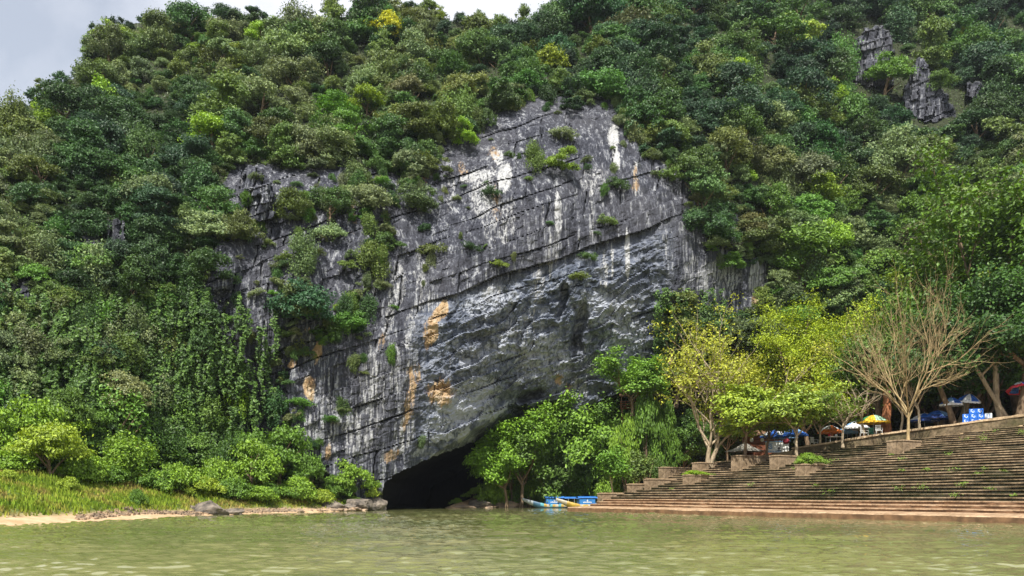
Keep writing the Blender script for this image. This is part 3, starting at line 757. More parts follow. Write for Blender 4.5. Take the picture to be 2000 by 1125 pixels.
def ray(px, py, Y): return (px - 1000) / F * Y, Y, EYE + (HZ - py) / F * Y
def stair_hit(px, py):
    lo, hi = 30.0, 100.0
    for _ in range(60):
        m_ = (lo + hi) / 2; x, y, z = ray(px, py, m_); s, t = st(x, y)
        if z < .27 * t + .0: hi = m_
        else: lo = m_
    return x, y, z, s, t
M_CONC = step_mat('weathered_concrete', (.32, .24, .16), (.18, .13, .08), (.07, .055, .03), -.01)
def planter(px, top, bot, L, W, label, cat='planter'):
    x, y, z, s, t = stair_hit(px, bot)
    zt = EYE + (HZ - top) / F * y
    rot = math.atan2(RV[1], RV[0])
    mb = MB()
    h = zt - z + .9
    mb.bbox(0, L, 0, W, -.9, zt - z - .08, .03)
    mb.bbox(-.04, L + .04, -.04, W + .04, zt - z - .075, zt - z, .03)
    root = bpy.data.objects.new('planter_block' if cat == 'planter' else 'stone_pier', None); COL.objects.link(root)
    root.location = (x, y, z); root.rotation_euler = (0, 0, rot); root['label'] = label; root['category'] = cat; root['group'] = 'concrete planter blocks on the steps'
    link('wall', mb.mesh('planter_wall', [M_CONC]), root)
    sb = MB(); sb.box(.12, L - .12, .12, W - .12, zt - z - .05, zt - z + .035); link('soil', sb.mesh('planter_soil', [M_EARTH]), root)
    return Vector((x, y, zt)), root
PL = {}
for key, px, tp, bt, L, W, lab in [
    ('a', 1177, 963, 974, 2.4, .7, 'lowest concrete block at the left end of the steps beside the boats'),
    ('b', 1235, 945, 958, 2.6, .7, 'second lowest concrete block at the left edge of the steps'),
    ('c', 1271, 935, 951, 3.0, .8, 'concrete block on the left edge of the steps with a thin sapling at its back'),
    ('d', 1298, 912, 924, 3.6, .8, 'long dark concrete block at the shaded upper left edge of the steps'),
    ('e', 1347, 927, 944, 2.6, .8, 'concrete planter with bright green weeds below the tall yellowing tree'),
    ('f', 1368, 903, 918, 2.0, 1.0, 'concrete block round the foot of the tall yellowing tree'),
    ('g', 1446, 889, 915, 5.2, 1.0, 'largest concrete block on the steps, under the grey awning'),
    ('h', 1521, 889, 911, 3.6, .9, 'stained concrete block under the small tree in front of the drinks stall'),
    ('i', 1573, 906, 925, 2.6, .9, 'concrete planter with a leafy green bush in the middle of the steps'),
    ('j', 1765, 859, 880, 2.2, 1.3, 'squat stone block round the foot of the bare tree')]:
    PL[key] = planter(px, tp, bt, L, W, lab)

# ------------------------------------------------------------------ vegetation
def crown_proto(seed, kind, n_leaf=2400, leaf=.12):
    """unit crown: radius 1, standing on z = 0 .. returns leaf verts/faces"""
    rs = np.random.RandomState(seed)
    lobes = []
    if kind == 'dome':
        for _ in range(20):
            a = rs.rand() * 6.283; e = rs.rand() ** .8
            r = math.sqrt(1 - e * e) * .68
            lobes.append((r * math.cos(a), r * math.sin(a), .30 + e * .85, .20 + rs.rand() * .18, .95))
    elif kind == 'tier':
        for _ in range(15):
            a = rs.rand() * 6.283; r = rs.rand() ** .6 * .8
            lobes.append((r * math.cos(a), r * math.sin(a), .65 + rs.rand() * .55 - r * .35, .26 + rs.rand() * .22, .5))
    elif kind == 'drape':
        for _ in range(15):
            a = rs.rand() * 6.283; z = rs.rand() * 1.5
            r = .62 * (1 - (z / 1.9) ** 2) * rs.rand() ** .3
            lobes.append((r * math.cos(a), r * math.sin(a), z, .24 + rs.rand() * .16, 1.3))
    elif kind == 'tall':
        for _ in range(16):
            a = rs.rand() * 6.283; z = rs.rand() * 1.7
            r = .55 * math.sin(min(3.0, .5 + z * 1.5)) * rs.rand() ** .4
            lobes.append((r * math.cos(a), r * math.sin(a), .4 + z, .25 + rs.rand() * .17, .7))
    elif kind == 'loose':
        for _ in range(13):
            a = rs.rand() * 6.283; r = rs.rand() ** .5 * .85
            lobes.append((r * math.cos(a), r * math.sin(a), .4 + rs.rand() * .8, .17 + rs.rand() * .16, .6))
    else:  # bush
        for _ in range(12):
            a = rs.rand() * 6.283; r = rs.rand() ** .5 * .72
            lobes.append((r * math.cos(a), r * math.sin(a), .15 + (1 - r) * .55 * rs.rand(), .25 + rs.rand() * .2, .7))
    C, Nn, Ls = [], [], []
    wt = np.array([l[3] ** 2 for l in lobes]); wt /= wt.sum()
    for (x, y, z, r, fl), w in zip(lobes, wt):
        # sub-clumps on the lobe's shell, leaves round each sub-clump
        ns = 11
        d = rs.normal(0, 1, (ns, 3)); d[:, 2] = np.abs(d[:, 2]) * .9 - .25; d /= np.linalg.norm(d, axis=1, keepdims=True)
        sc = np.array([x, y, z]) + d * r * np.array([1, 1, fl])
        k = max(2, int(n_leaf * w / ns))
        for c_, dd in zip(sc, d):
            p = rs.normal(0, 1, (k, 3)) * np.array([.09, .09, .045 if kind != 'drape' else .16]) * (.7 + r)
            C.append(c_ + p); q = dd * .5 + np.array([0, 0, .75]) + p * 3; Nn.append(q)
            Ls.append(leaf * (.6 + .8 * rs.rand(k)))
    C = np.concatenate(C); Nn = np.concatenate(Nn); Ls = np.concatenate(Ls)
    return leaves_np(rs, C, Nn, Ls, .55, .55, .3 if kind == 'drape' else 0)
KINDS = ['dome', 'dome', 'tier', 'tall', 'loose', 'drape', 'bush', 'dome']
def limb_proto(seed):
    rs = np.random.RandomState(seed); P = []
    P.append((np.array([[0, 0, -.35], [.03, 0, .0], [.0, .03, .5], [.02, 0, .95]]), np.array([.075, .06, .045, .02])))
    for i in range(5):
        a = rs.rand() * 6.283; z0 = -.1 + .15 * i; l = .55
        P.append((np.array([[.02, .0, z0], [math.cos(a) * l * .5, math.sin(a) * l * .5, z0 + .3], [math.cos(a) * l, math.sin(a) * l, z0 + .52]]), np.array([.032, .022, .01])))
    return tubes_np(P, 5)
CROWN = []; CROWN_I = []
for i, k in enumerate(KINDS):
    v, f = crown_proto(100 + i, k, 3600 if k != 'bush' else 2400, .115)
    CROWN.append(mesh('foliage_' + k, v, f, [M_LEAF]))
    m2 = CROWN[-1].copy(); m2.materials[0] = M_LEAF_I; CROWN_I.append(m2)
FINE = []
for i, k in enumerate(KINDS):
    v, f = crown_proto(200 + i, k, 6000, .088)
    FINE.append(mesh('fine_foliage_' + k, v, f, [M_LEAF]))
TRUNK = [mesh('limbs', *limb_proto(s_), [M_BARK]) for s_ in (1, 2, 3)]

PAL = {'dark': (.026, .064, .026), 'deep': (.042, .098, .032), 'mid': (.075, .150, .038), 'olive': (.140, .190, .048), 'sage': (.175, .225, .098), 'fresh': (.120, .240, .034), 'lime': (.210, .330, .036), 'yellow': (.48, .52, .030), 'blue': (.030, .072, .042), 'brown': (.19, .155, .055)}
PAL = {k_: (tuple((.74 * a_ + .26 * b_) * c_ for a_, b_, c_ in zip(v_, (.062, .125, .040), (1.02, 1.03, 1.02))) if k_ not in ('yellow', 'lime') else v_) for k_, v_ in PAL.items()}
WORDS = {'dark': 'dark green', 'deep': 'deep green', 'mid': 'mid green', 'olive': 'olive green', 'sage': 'greyish green', 'fresh': 'fresh green', 'lime': 'bright lime green', 'yellow': 'yellow-green', 'blue': 'blackish green', 'brown': 'brownish'}
KW = {'dome': 'round-crowned', 'tier': 'flat-topped', 'tall': 'tall', 'loose': 'loose-crowned', 'drape': 'vine-draped', 'bush': 'low bushy'}
def jit(rs, c, a=.18):
    c = np.array(c) * (1 + rs.normal(0, a)); c = c * (1 + rs.normal(0, a * .35, 3)); return np.clip(c, .005, .8)
# hand-placed crowns: (px, py of crown centre, radius in px, tone, kind, label)
SPEC = [
 (750, 66, 36, 'yellow', 'dome', 'yellow-green round tree shining just below the skyline'),
 (510, 68, 26, 'lime', 'dome', 'lime green tree below the skyline at the top of the left shoulder'),
 (268, 106, 22, 'fresh', 'bush', 'bright green bush high on the left shoulder of the hill'),
 (468, 128, 26, 'lime', 'tall', 'bright green pointed tree in the dark woods under the left summit'),
 (570, 70, 26, 'olive', 'dome', 'olive tree right of the lime green tree on the skyline'),
 (660, 215, 44, 'fresh', 'dome', 'broad fresh green tree left of the bright tree group above the cliff'),
 (715, 205, 36, 'lime', 'dome', 'lime tree in the bright group above the left part of the cliff'),
 (690, 260, 36, 'fresh', 'loose', 'fresh green tree at the lower edge of the bright group above the cliff'),
 (630, 268, 36, 'fresh', 'drape', 'fresh green vine-hung tree left of the cliff top'),
 (740, 185, 34, 'olive', 'dome', 'olive tree topping the bright group above the cliff'),
 (430, 235, 48, 'olive', 'tall', 'tall olive tree standing out of the left woods'),
 (520, 258, 42, 'sage', 'tier', 'greyish flat tree above the rock spire at left'),
 (585, 290, 44, 'sage', 'dome', 'greyish green tree right above the rock spire at left'),
 (410, 440, 50, 'sage', 'tier', 'pale grey-green spreading tree left of the rock spire foot'),
 (475, 450, 42, 'olive', 'tier', 'olive spreading tree under the rock spire'),
 (300, 390, 46, 'sage', 'dome', 'pale greyish tree in the middle of the left woods'),
 (190, 520, 46, 'olive', 'tier', 'olive tree above the ivy wall at far left'),
 (110, 690, 46, 'sage', 'tier', 'pale flat-topped tree high over the left grass bank'),
 (190, 640, 32, 'fresh', 'drape', 'fresh green vine-covered tree top on the left wall'),
 (590, 595, 52, 'blue', 'dome', 'big blackish green tree growing out of the left cliff'),
 (580, 500, 40, 'sage', 'drape', 'grey-green shrub hanging on the cliff left of the bare face'),
 (575, 400, 44, 'olive', 'dome', 'olive green bush growing right of the rock spire'),
 (645, 390, 34, 'mid', 'dome', 'green bush on the upper left ledge of the cliff'),
 (640, 455, 26, 'sage', 'bush', 'small pale bush on the upper left cliff'),
 (735, 505, 36, 'olive', 'drape', 'olive shrub trailing down the left part of the bare face'),
 (720, 400, 40, 'sage', 'dome', 'greyish shrub on the upper left ledge of the bare face'),
 (750, 385, 22, 'mid', 'bush', 'green shrub beside the greyish one on the cliff ledge'),
 (815, 395, 36, 'sage', 'tier', 'pale flat shrub on the upper left of the bare face'),
 (800, 330, 34, 'sage', 'dome', 'greyish tree at the top left rim of the bare face'),
 (912, 272, 30, 'lime', 'loose', 'bright lime green little tree at the top of the bare face'),
 (1092, 318, 32, 'lime', 'loose', 'bright lime green shrub high on the middle of the bare face'),
 (1036, 308, 26, 'olive', 'drape', 'olive shrub beside the lime shrub on the bare face'),
 (1100, 262, 22, 'sage', 'bush', 'small greyish shrub at the top of the bare face'),
 (1205, 360, 24, 'mid', 'bush', 'dark green shrub below the white streak on the bare face'),
 (960, 378, 22, 'deep', 'bush', 'dark green tuft under the pale stained patch'),
 (845, 488, 24, 'olive', 'bush', 'small olive shrub on the mid left of the bare face'),
 (920, 482, 18, 'deep', 'bush', 'small dark tuft in the middle of the bare face'),
 (975, 515, 17, 'lime', 'bush', 'tiny lime tuft on the long ledge'),
 (1147, 500, 18, 'mid', 'bush', 'small green tuft on the right of the bare face'),
 (1132, 540, 17, 'olive', 'bush', 'small olive tuft just above the grey vault'),
 (1183, 436, 20, 'olive', 'bush', 'olive tuft between the white streaks'),
 (1310, 345, 26, 'fresh', 'bush', 'fresh green shrub at the upper right rim of the bare face'),
 (690, 628, 34, 'fresh', 'tier', 'fresh green shrub above the orange stained cliff corner'),
 (670, 600, 20, 'lime', 'bush', 'small lime shrub over the orange stained corner'),
 (545, 800, 30, 'deep', 'drape', 'deep green creeper clump on the lower left cliff'),
 (610, 870, 14, 'dark', 'bush', 'small dark creeper tuft on the lower cliff'),
 (670, 800, 12, 'sage', 'bush', 'tiny pale tuft on the lower cliff'),
 (1300, 660, 34, 'mid', 'dome', 'green round tree at the right foot of the bare face'),
 (1345, 610, 26, 'deep', 'drape', 'deep green creeper down the right corner of the cliff'),
 (1400, 455, 34, 'mid', 'tier', 'green tree at the right rim of the cliff'),
 (1462, 445, 30, 'brown', 'dome', 'brownish-yellow bush right of the cliff'),
 (1590, 375, 38, 'lime', 'tier', 'pale lime flat-crowned tree on a slim trunk right of the cliff'),
 (1705, 370, 44, 'olive', 'dome', 'olive round tree standing alone below the rock pinnacle'),
 (1760, 315, 62, 'sage', 'tier', 'broad pale green tree below the rock pinnacle'),
 (1560, 480, 64, 'fresh', 'dome', 'large fresh green tree with hanging vines right of the cliff'),
 (1620, 470, 40, 'lime', 'dome', 'bright green tree beside the large vine-hung one'),
 (1620, 180, 34, 'lime', 'tier', 'lime coloured tree left of the upper rock pinnacle'),
 (1820, 130, 44, 'olive', 'tall', 'olive tree growing behind the rock pinnacle'),
 (1840, 165, 26, 'olive', 'dome', 'olive bush on the right shoulder of the pinnacle'),
 (1730, 140, 40, 'fresh', 'tier', 'fresh green tree between the two rock outcrops'),
 (1880, 370, 50, 'mid', 'dome', 'mid green tree on the right slope above the picnic trees'),
 (1436, 165, 30, 'lime', 'tall', 'bright green slim tree on the slope above the right cliff rim'),
 (1290, 145, 34, 'sage', 'dome', 'greyish tree above the right cliff rim'),
 (1060, 60, 34, 'dark', 'dome', 'dark tree under the notch of the skyline'),
 (1160, 30, 60, 'dark', 'tall', 'tall dark tree rising at the middle of the skyline'),
 (445, 30, 30, 'dark', 'dome', 'dark round tree on the left summit skyline'),
 (500, 30, 20, 'dark', 'loose', 'thin dark tree on the skyline right of the round one'),
 (645, 22, 28, 'olive', 'tall', 'olive tree on the skyline left of the yellow one'),
 (85, 860, 60, 'lime', 'tier', 'broad yellowish-green tree over the left grass bank'),
 (130, 815, 50, 'fresh', 'dome', 'fresh green tree top behind the left grass bank'),
 (240, 850, 66, 'fresh', 'drape', 'vine-covered mound of bright green over the left bank'),
 (330, 900, 56, 'fresh', 'bush', 'bright bush mound right of the vine-covered mound'),
 (30, 890, 50, 'fresh', 'bush', 'bright green bushes at the far left edge of the grass'),
 (230, 770, 50, 'sage', 'dome', 'pale green tree above the vine-covered mound'),
]
SKYL_EXTRA = [(x, None) for x in (30, 70, 95, 130, 165, 185, 200, 225, 250, 290, 330, 365, 400, 430, 470, 500, 530, 560, 590, 620, 660, 690, 715, 745, 775, 800, 830, 860, 885, 910, 940, 975, 1000, 1025, 1055, 1075, 1100, 1120)]
def region(px, py):
    sk = float(skyline(np.array([px]))[0])
    if py < sk + 26 and px < 1100: return ('on the skyline of the left shoulder' if px < 330 else 'on the skyline left of the yellow tree' if px < 700 else 'on the skyline right of the yellow tree')
    if py > 780:
        if px < 180: return 'above the far left grass'
        if px < 420: return 'at the foot of the ivy-hung left wall'
        if px < 760: return 'left of the cave mouth'
        return 'behind the river steps'
    if px < 250: return 'on the far left slope' if py < 450 else 'on the wall over the grass'
    if px < 520:
        return 'in woods under the left summit' if py < 300 else 'left of the rock spire' if py < 480 else 'on the ivy-hung left wall'
    if px < 860:
        return 'under the yellow tree' if py < 200 else 'above the cliff\'s left end' if py < 340 else 'on the cliff\'s broken left side'
    if px < 1270: return 'above the middle bare cliff' if py < 260 else 'clinging to the bare cliff'
    if px < 1500: return 'high right of the skyline notch' if py < 150 else 'at the right rim of the bare cliff' if py < 520 else 'at the right foot of the cliff'
    if px < 1760: return 'near the upper rock outcrop' if py < 240 else 'on the slope right of the cliff' if py < 480 else 'above the lime green picnic tree'
    return 'around the rock pinnacle' if py < 260 else 'on the slope under the pinnacle' if py < 460 else 'behind the huge right-edge tree'

rs = np.random.RandomState(11)
cand = []
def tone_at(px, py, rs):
    # leaf tones by place; on the left slope dark tones paint in shade
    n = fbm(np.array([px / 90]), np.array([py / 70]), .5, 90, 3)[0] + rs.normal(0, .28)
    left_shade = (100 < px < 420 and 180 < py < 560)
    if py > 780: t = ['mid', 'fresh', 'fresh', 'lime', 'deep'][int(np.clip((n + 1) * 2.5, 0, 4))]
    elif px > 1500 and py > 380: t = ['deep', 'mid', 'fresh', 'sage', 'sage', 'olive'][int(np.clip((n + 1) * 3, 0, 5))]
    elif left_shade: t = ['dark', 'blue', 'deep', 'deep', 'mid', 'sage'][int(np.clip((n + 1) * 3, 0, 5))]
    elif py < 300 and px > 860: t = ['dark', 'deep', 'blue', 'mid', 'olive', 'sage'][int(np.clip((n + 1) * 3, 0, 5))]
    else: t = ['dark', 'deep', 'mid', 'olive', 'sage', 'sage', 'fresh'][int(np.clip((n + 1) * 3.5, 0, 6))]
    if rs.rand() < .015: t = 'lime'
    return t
def add_c(px, py, Rpx, tone, kind, label=None):
    cand.append([px, py, Rpx, tone, kind, label])
for q in SPEC: add_c(*q)
for x, _ in SKYL_EXTRA:
    x = x + rs.normal(0, 5); R = rs.uniform(12, 24)
    add_c(x, skyline(np.array([x]))[0] + rs.uniform(-5, 8), R, ['dark', 'deep', 'dark', 'olive', 'blue'][rs.randint(5)], ['dome', 'tall', 'loose', 'dome'][rs.randint(4)])
# the rest of the canopy on a jittered grid
st_ = 29
gg = np.array([(gx + rs.uniform(-.5, .5) * st_, gy + rs.uniform(-.5, .5) * st_ * .8) for gx in np.arange(-420, 2420, st_) for gy in np.arange(-130, 960, st_ * .78)])
g0, g1, g2 = (rock_mask(gg[:, 0], gg[:, 1] + d_) > .5 for d_ in (0, -14, 12))
gp = in_poly(gg[:, 0], gg[:, 1], PART); gs = skyline(gg[:, 0])
for (px, py), r0_, r1_, r2_, pp_, sk in zip(gg, g0, g1, g2, gp, gs):
    if py < sk + 4 or r0_ or r1_: continue
    if px > 1310 and py > 740: continue
    if any(((px - a_) / (c_ * 1.35 + 6)) ** 2 + ((py - 8 - b_) / (d_ * 1.2 + 8)) ** 2 < 1 for (a_, b_, c_, d_) in KEEP): continue
    if 740 < px < 1310 and py > 660: continue
    if py > 925 - max(0, (px - 200)) * .02: continue
    if r2_ and rs.rand() < .4: continue
    if pp_ and rs.rand() < .25: continue
    R = 13 + 34 * rs.rand() ** 2.2
    if (px < 0 or px > 2000): R *= 1.2
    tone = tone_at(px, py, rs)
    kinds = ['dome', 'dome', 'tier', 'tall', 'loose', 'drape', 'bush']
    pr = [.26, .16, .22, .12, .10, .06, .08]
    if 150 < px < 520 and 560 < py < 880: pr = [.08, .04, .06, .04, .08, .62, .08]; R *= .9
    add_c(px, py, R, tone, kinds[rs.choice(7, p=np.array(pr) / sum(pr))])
# tufts on the bare face and the broken left side
tf = np.stack([rs.uniform(440, 1500, 330), rs.uniform(200, 900, 330)], -1)
for (px, py), q_ in zip(tf, rock_mask(tf[:, 0], tf[:, 1])):
    if q_ < .5: continue
    if px > 830 and py + .33 * (px - 1000) > 530 and rs.rand() < .93: continue
    if px > 860 and rs.rand() < .55: continue
    if py > 640 and rs.rand() < .5: continue
    add_c(px, py, rs.uniform(4, 10) if px > 840 else rs.uniform(5, 17), ['olive', 'sage', 'mid', 'fresh'][rs.randint(4)], ['bush', 'drape', 'bush'][rs.randint(3)])

for _ in range(60):
    qx, qy = rs.uniform(455, 850), rs.uniform(335, 660)
    if qx > 760 and qy > 560: continue
    add_c(qx, qy, rs.uniform(6, 18), ['olive', 'sage', 'mid', 'fresh', 'sage', 'deep'][rs.randint(6)], ['bush', 'drape', 'loose', 'dome', 'bush'][rs.randint(5)])
for i_ in range(len(ROCK)):
    (xa, ya), (xb, yb) = ROCK[i_], ROCK[(i_ + 1) % len(ROCK)]
    if max(ya, yb) > 1000: continue
    for _ in range(max(1, int(math.hypot(xb - xa, yb - ya) / 13))):
        k_ = rs.rand(); q_ = (xa + (xb - xa) * k_ + rs.normal(0, 13), ya + (yb - ya) * k_ + rs.normal(0, 13))
        if q_[1] > 900 or (q_[1] > 740 and q_[0] > 900): continue
        add_c(q_[0], q_[1], rs.uniform(7, 24), ['deep', 'mid', 'olive', 'sage', 'sage', 'fresh'][rs.randint(6)], ['bush', 'drape', 'loose', 'drape', 'dome'][rs.randint(5)])
A = np.array([[c[0], c[1], c[2]] for c in cand])
isb = np.array([c[4] in ('bush', 'drape') for c in cand])
# root each tree on the slope a little under its crown centre
by = A[:, 1] + A[:, 2] * np.where(isb, .3, .45)
Yb, _, _ = depth(A[:, 0], np.minimum(by, 1000.0))
Rw = A[:, 2] / F * Yb
Wp = world_pt(A[:, 0], by, Yb - Rw * np.where(isb, .25, .35))
vis = (A[:, 0] > -20) & (A[:, 0] < 2020) & (A[:, 1] > -15)
score = A[:, 2] * vis
for i, c in enumerate(cand):
    if c[5]: score[i] += 1000
order = np.argsort(-score)
n_ind = 285
chosen = set(order[:n_ind].tolist())
KI = {'dome': [0, 1, 7], 'tier': [2], 'tall': [3], 'loose': [4], 'drape': [5], 'bush': [6]}
rs = np.random.RandomState(77)
pts_, rot_, scl_, idx_, tint_ = [], [], [], [], []
seen_lab = {}
CH = []
ROOTROCK = (rock_mask(A[:, 0], A[:, 1] + A[:, 2] * .7) > .5) | (rock_mask(A[:, 0], A[:, 1] + A[:, 2] * 1.2) > .5)
for i, c in enumerate(cand):
    px, py, Rpx, tone, kind, lab = c
    R = Rw[i] * 1.12
    k = KI[kind][rs.randint(len(KI[kind]))]
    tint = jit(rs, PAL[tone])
    rot = rs.rand() * 6.283
    sc = (R * rs.uniform(.85, 1.3), R * rs.uniform(.8, 1.15), R * (rs.uniform(.95, 1.25) if kind != 'drape' else rs.uniform(1.0, 1.5)))
    p = Wp[i].copy()
    p[2] -= R * {'dome': .35, 'tier': .45, 'tall': .6, 'loose': .35, 'drape': .55, 'bush': .1}[kind]
    if i in chosen:
        reg = region(px, py)
        size = 'large' if Rpx > 34 else 'middling' if Rpx > 27 else 'small'
        CH.append((i, p, rot, sc, k, tint, lab, reg, size, tone, kind))
    else:
        pts_.append(p); rot_.append((rs.normal(0, .22), rs.normal(0, .22), rot)); scl_.append(sc); idx_.append(k); tint_.append((*tint, 1))
from collections import defaultdict
grp = defaultdict(list)
for q in CH:
    if not q[6]: grp[(q[8], q[9], q[10], q[7])].append(q)
ORD = ['leftmost', 'second', 'third', 'fourth', 'fifth', 'sixth', 'seventh', 'eighth', 'ninth', 'tenth', 'eleventh', 'twelfth']
LAB = {}
for (size, tone, kind, reg), L_ in grp.items():
    L_.sort(key=lambda q: q[1][0] / q[1][1])
    body = f"{size} {WORDS[tone]} {KW[kind]} {'shrub' if kind == 'bush' else 'tree'}"
    for n_, q in enumerate(L_):
        w = ORD[min(n_, 11)] if n_ == 0 else 'rightmost' if n_ == len(L_) - 1 else ORD[min(n_, 11)] + ' from left'
        LAB[q[0]] = f"{body} {reg}" + (f", {w}" if len(L_) > 1 else '')
for (i, p, rot, sc, k, tint, lab, reg, size, tone, kind) in CH:
    nm = 'shrub' if kind == 'bush' else 'tree'
    root = bpy.data.objects.new('hillside_' + nm, None); COL.objects.link(root)
    root.location = p; root.rotation_euler = (.16 * math.sin(i * 2.3), .16 * math.sin(i * 3.7), rot); root.scale = sc
    root['label'] = lab or LAB[i]; root['category'] = nm; root['group'] = 'trees and shrubs of the mountainside'
    link('crown', (FINE if sc[0] > 1.55 else CROWN)[k], root, col=tint)
    if kind != 'bush' and not ROOTROCK[i]: link('trunk', TRUNK[i % 3], root)

# all the remaining canopy is one mass, instanced crowns on points
def instancer(name, pts, rot, scl, idx, tint, objs, label, kind='stuff'):
    col = bpy.data.collections.new(name + '_sources')
    for n_, (nm, me_) in enumerate(objs):
        col.objects.link(bpy.data.objects.new('%02d_%s' % (n_, nm), me_))
    me_ = bpy.data.meshes.new(name); pts = np.array(pts, np.float32)
    me_.vertices.add(len(pts)); me_.vertices.foreach_set('co', pts.ravel())
    for nm, ty, dat in (('rot', 'FLOAT_VECTOR', np.array(rot, np.float32)), ('scl', 'FLOAT_VECTOR', np.array(scl, np.float32))):
        a = me_.attributes.new(nm, ty, 'POINT'); a.data.foreach_set('vector', dat.ravel())
    a = me_.attributes.new('idx', 'INT', 'POINT'); a.data.foreach_set('value', np.array(idx, np.int32))
    a = me_.attributes.new('tint', 'FLOAT_COLOR', 'POINT'); a.data.foreach_set('color', np.array(tint, np.float32).ravel())
    o = link(name, me_, kind=kind, label=label)
    g = bpy.data.node_groups.new(name, 'GeometryNodeTree')
    g.interface.new_socket(name='Geometry', in_out='INPUT', socket_type='NodeSocketGeometry')
    g.interface.new_socket(name='Geometry', in_out='OUTPUT', socket_type='NodeSocketGeometry')
    gi = g.nodes.new('NodeGroupInput'); go = g.nodes.new('NodeGroupOutput')
    ci = g.nodes.new('GeometryNodeCollectionInfo'); ci.inputs['Collection'].default_value = col
    ci.inputs['Separate Children'].default_value = True; ci.inputs['Reset Children'].default_value = True
    io = g.nodes.new('GeometryNodeInstanceOnPoints'); io.inputs['Pick Instance'].default_value = True
    def att(nm, ty):
        n = g.nodes.new('GeometryNodeInputNamedAttribute'); n.data_type = ty; n.inputs['Name'].default_value = nm
        return [s for s in n.outputs if s.enabled and s.name == 'Attribute'][0]
    g.links.new(gi.outputs[0], io.inputs['Points']); g.links.new(ci.outputs[0], io.inputs['Instance'])
    g.links.new(att('idx', 'INT'), io.inputs['Instance Index'])
    e2r = g.nodes.new('FunctionNodeEulerToRotation'); g.links.new(att('rot', 'FLOAT_VECTOR'), e2r.inputs[0]); g.links.new(e2r.outputs[0], io.inputs['Rotation'])
    g.links.new(att('scl', 'FLOAT_VECTOR'), io.inputs['Scale'])
    g.links.new(io.outputs[0], go.inputs[0])
    md = o.modifiers.new('scatter', 'NODES'); md.node_group = g
    return o
instancer('forest', pts_, rot_, scl_, idx_, tint_, [(k, CROWN_I[i]) for i, k in enumerate(KINDS)], 'dense tropical woods covering the mountainside')
print('canopy', len(cand), 'individual', len(CH))

# ivy and low growth hugging the slope between the trees
def undergrowth():
    rs = np.random.RandomState(5); n = 150000
    px = rs.uniform(-150, 2150, n); py = rs.uniform(-60, 985, n)
    keep = (py > skyline(px)) & (rock_mask(px, py) < .5) & ~((px > 735) & (px < 1010) & (py > 860))
    px, py = px[keep], py[keep]
    Y, _, _ = depth(px, py)
    C = world_pt(px, py, Y - rs.uniform(.05, .6, len(px)))
    Nn = np.tile(np.array([[0, -.55, .7]]), (len(C), 1))
    return leaves_np(rs, C, Nn, rs.uniform(.16, .42, len(C)), .6, .5)
M_IVY = leafmat('ivy', fixed=(.060, .105, .026), var=.6)
link('undergrowth', mesh('undergrowth', *undergrowth(), [M_IVY]), kind='stuff', label='ivy and low growth between the trees on the slopes')

# strands of creeper hanging down the walls
def vines():
    rs = np.random.RandomState(15); C = []
    for _ in range(900):
        r_ = rs.rand()
        if r_ < .6: px, py = rs.uniform(130, 540), rs.uniform(560, 850)
        elif r_ < .8: px, py = rs.uniform(0, 200), rs.uniform(540, 760)
        else: px, py = rs.uniform(1280, 1420), rs.uniform(560, 660)
        if px > 420 and rs.rand() < .6: continue
        n = rs.randint(60, 190); L_ = rs.uniform(25, 100)
        t_ = rs.rand(n)
        X = px + rs.normal(0, 2.5, n) + 3 * np.sin(t_ * 7 + px); Y_ = py + t_ * L_
        C.append(np.stack([X, Y_, rs.uniform(.7, 1.7) + rs.normal(0, .12, n)], -1))
    q = np.concatenate(C); D_, _, _ = depth(q[:, 0], q[:, 1]); C = world_pt(q[:, 0], q[:, 1], D_ - q[:, 2])
    return leaves_np(rs, C, np.tile([[0, -.8, .5]], (len(C), 1)), rs.uniform(.14, .34, len(C)), .6, .45, .4)
link('hanging_vines', mesh('hanging_vines', *vines(), [leafmat('creeper', fixed=(.075, .150, .032), var=.6)]), kind='stuff', label='curtains of creeper hanging down the left wall')

# ------------------------------------------------------------------ grass, boulders
def grass():
    rs = np.random.RandomState(8)
    n = 240000
    x = rs.uniform(-62, -10, n); y = rs.uniform(26, 74, n)
    d = sdist(x, y, LAND_L) + .5 * fbm(x / 3, y / 3, 0, 4, 3)
    k = (d > 1.3 + .5 * rs.rand(n)) & (d < 22)
    x, y, d = x[k], y[k], d[k]
    z = ground_l(x, y)
    pat = fbm(x / 3.5, y / 3.5, 0, 61, 3)
    h = (.08 + .20 * rs.rand(len(x))) * (1 + .6 * pat)
    a = rs.rand(len(x)) * 6.283; w = .035 + .05 * rs.rand(len(x))
    dx, dy = np.cos(a) * w, np.sin(a) * w
    lx, ly = rs.normal(0, .25, len(x)) * h, rs.normal(0, .25, len(x)) * h
    v = np.stack([np.stack([x - dx, y - dy, z - .05], -1), np.stack([x + dx, y + dy, z - .05], -1),
                  np.stack([x + lx + dx * .2, y + ly + dy * .2, z + h], -1), np.stack([x + lx - dx * .2, y + ly - dy * .2, z + h], -1)], 1).reshape(-1, 3)
    return v, np.arange(len(v)).reshape(-1, 4)
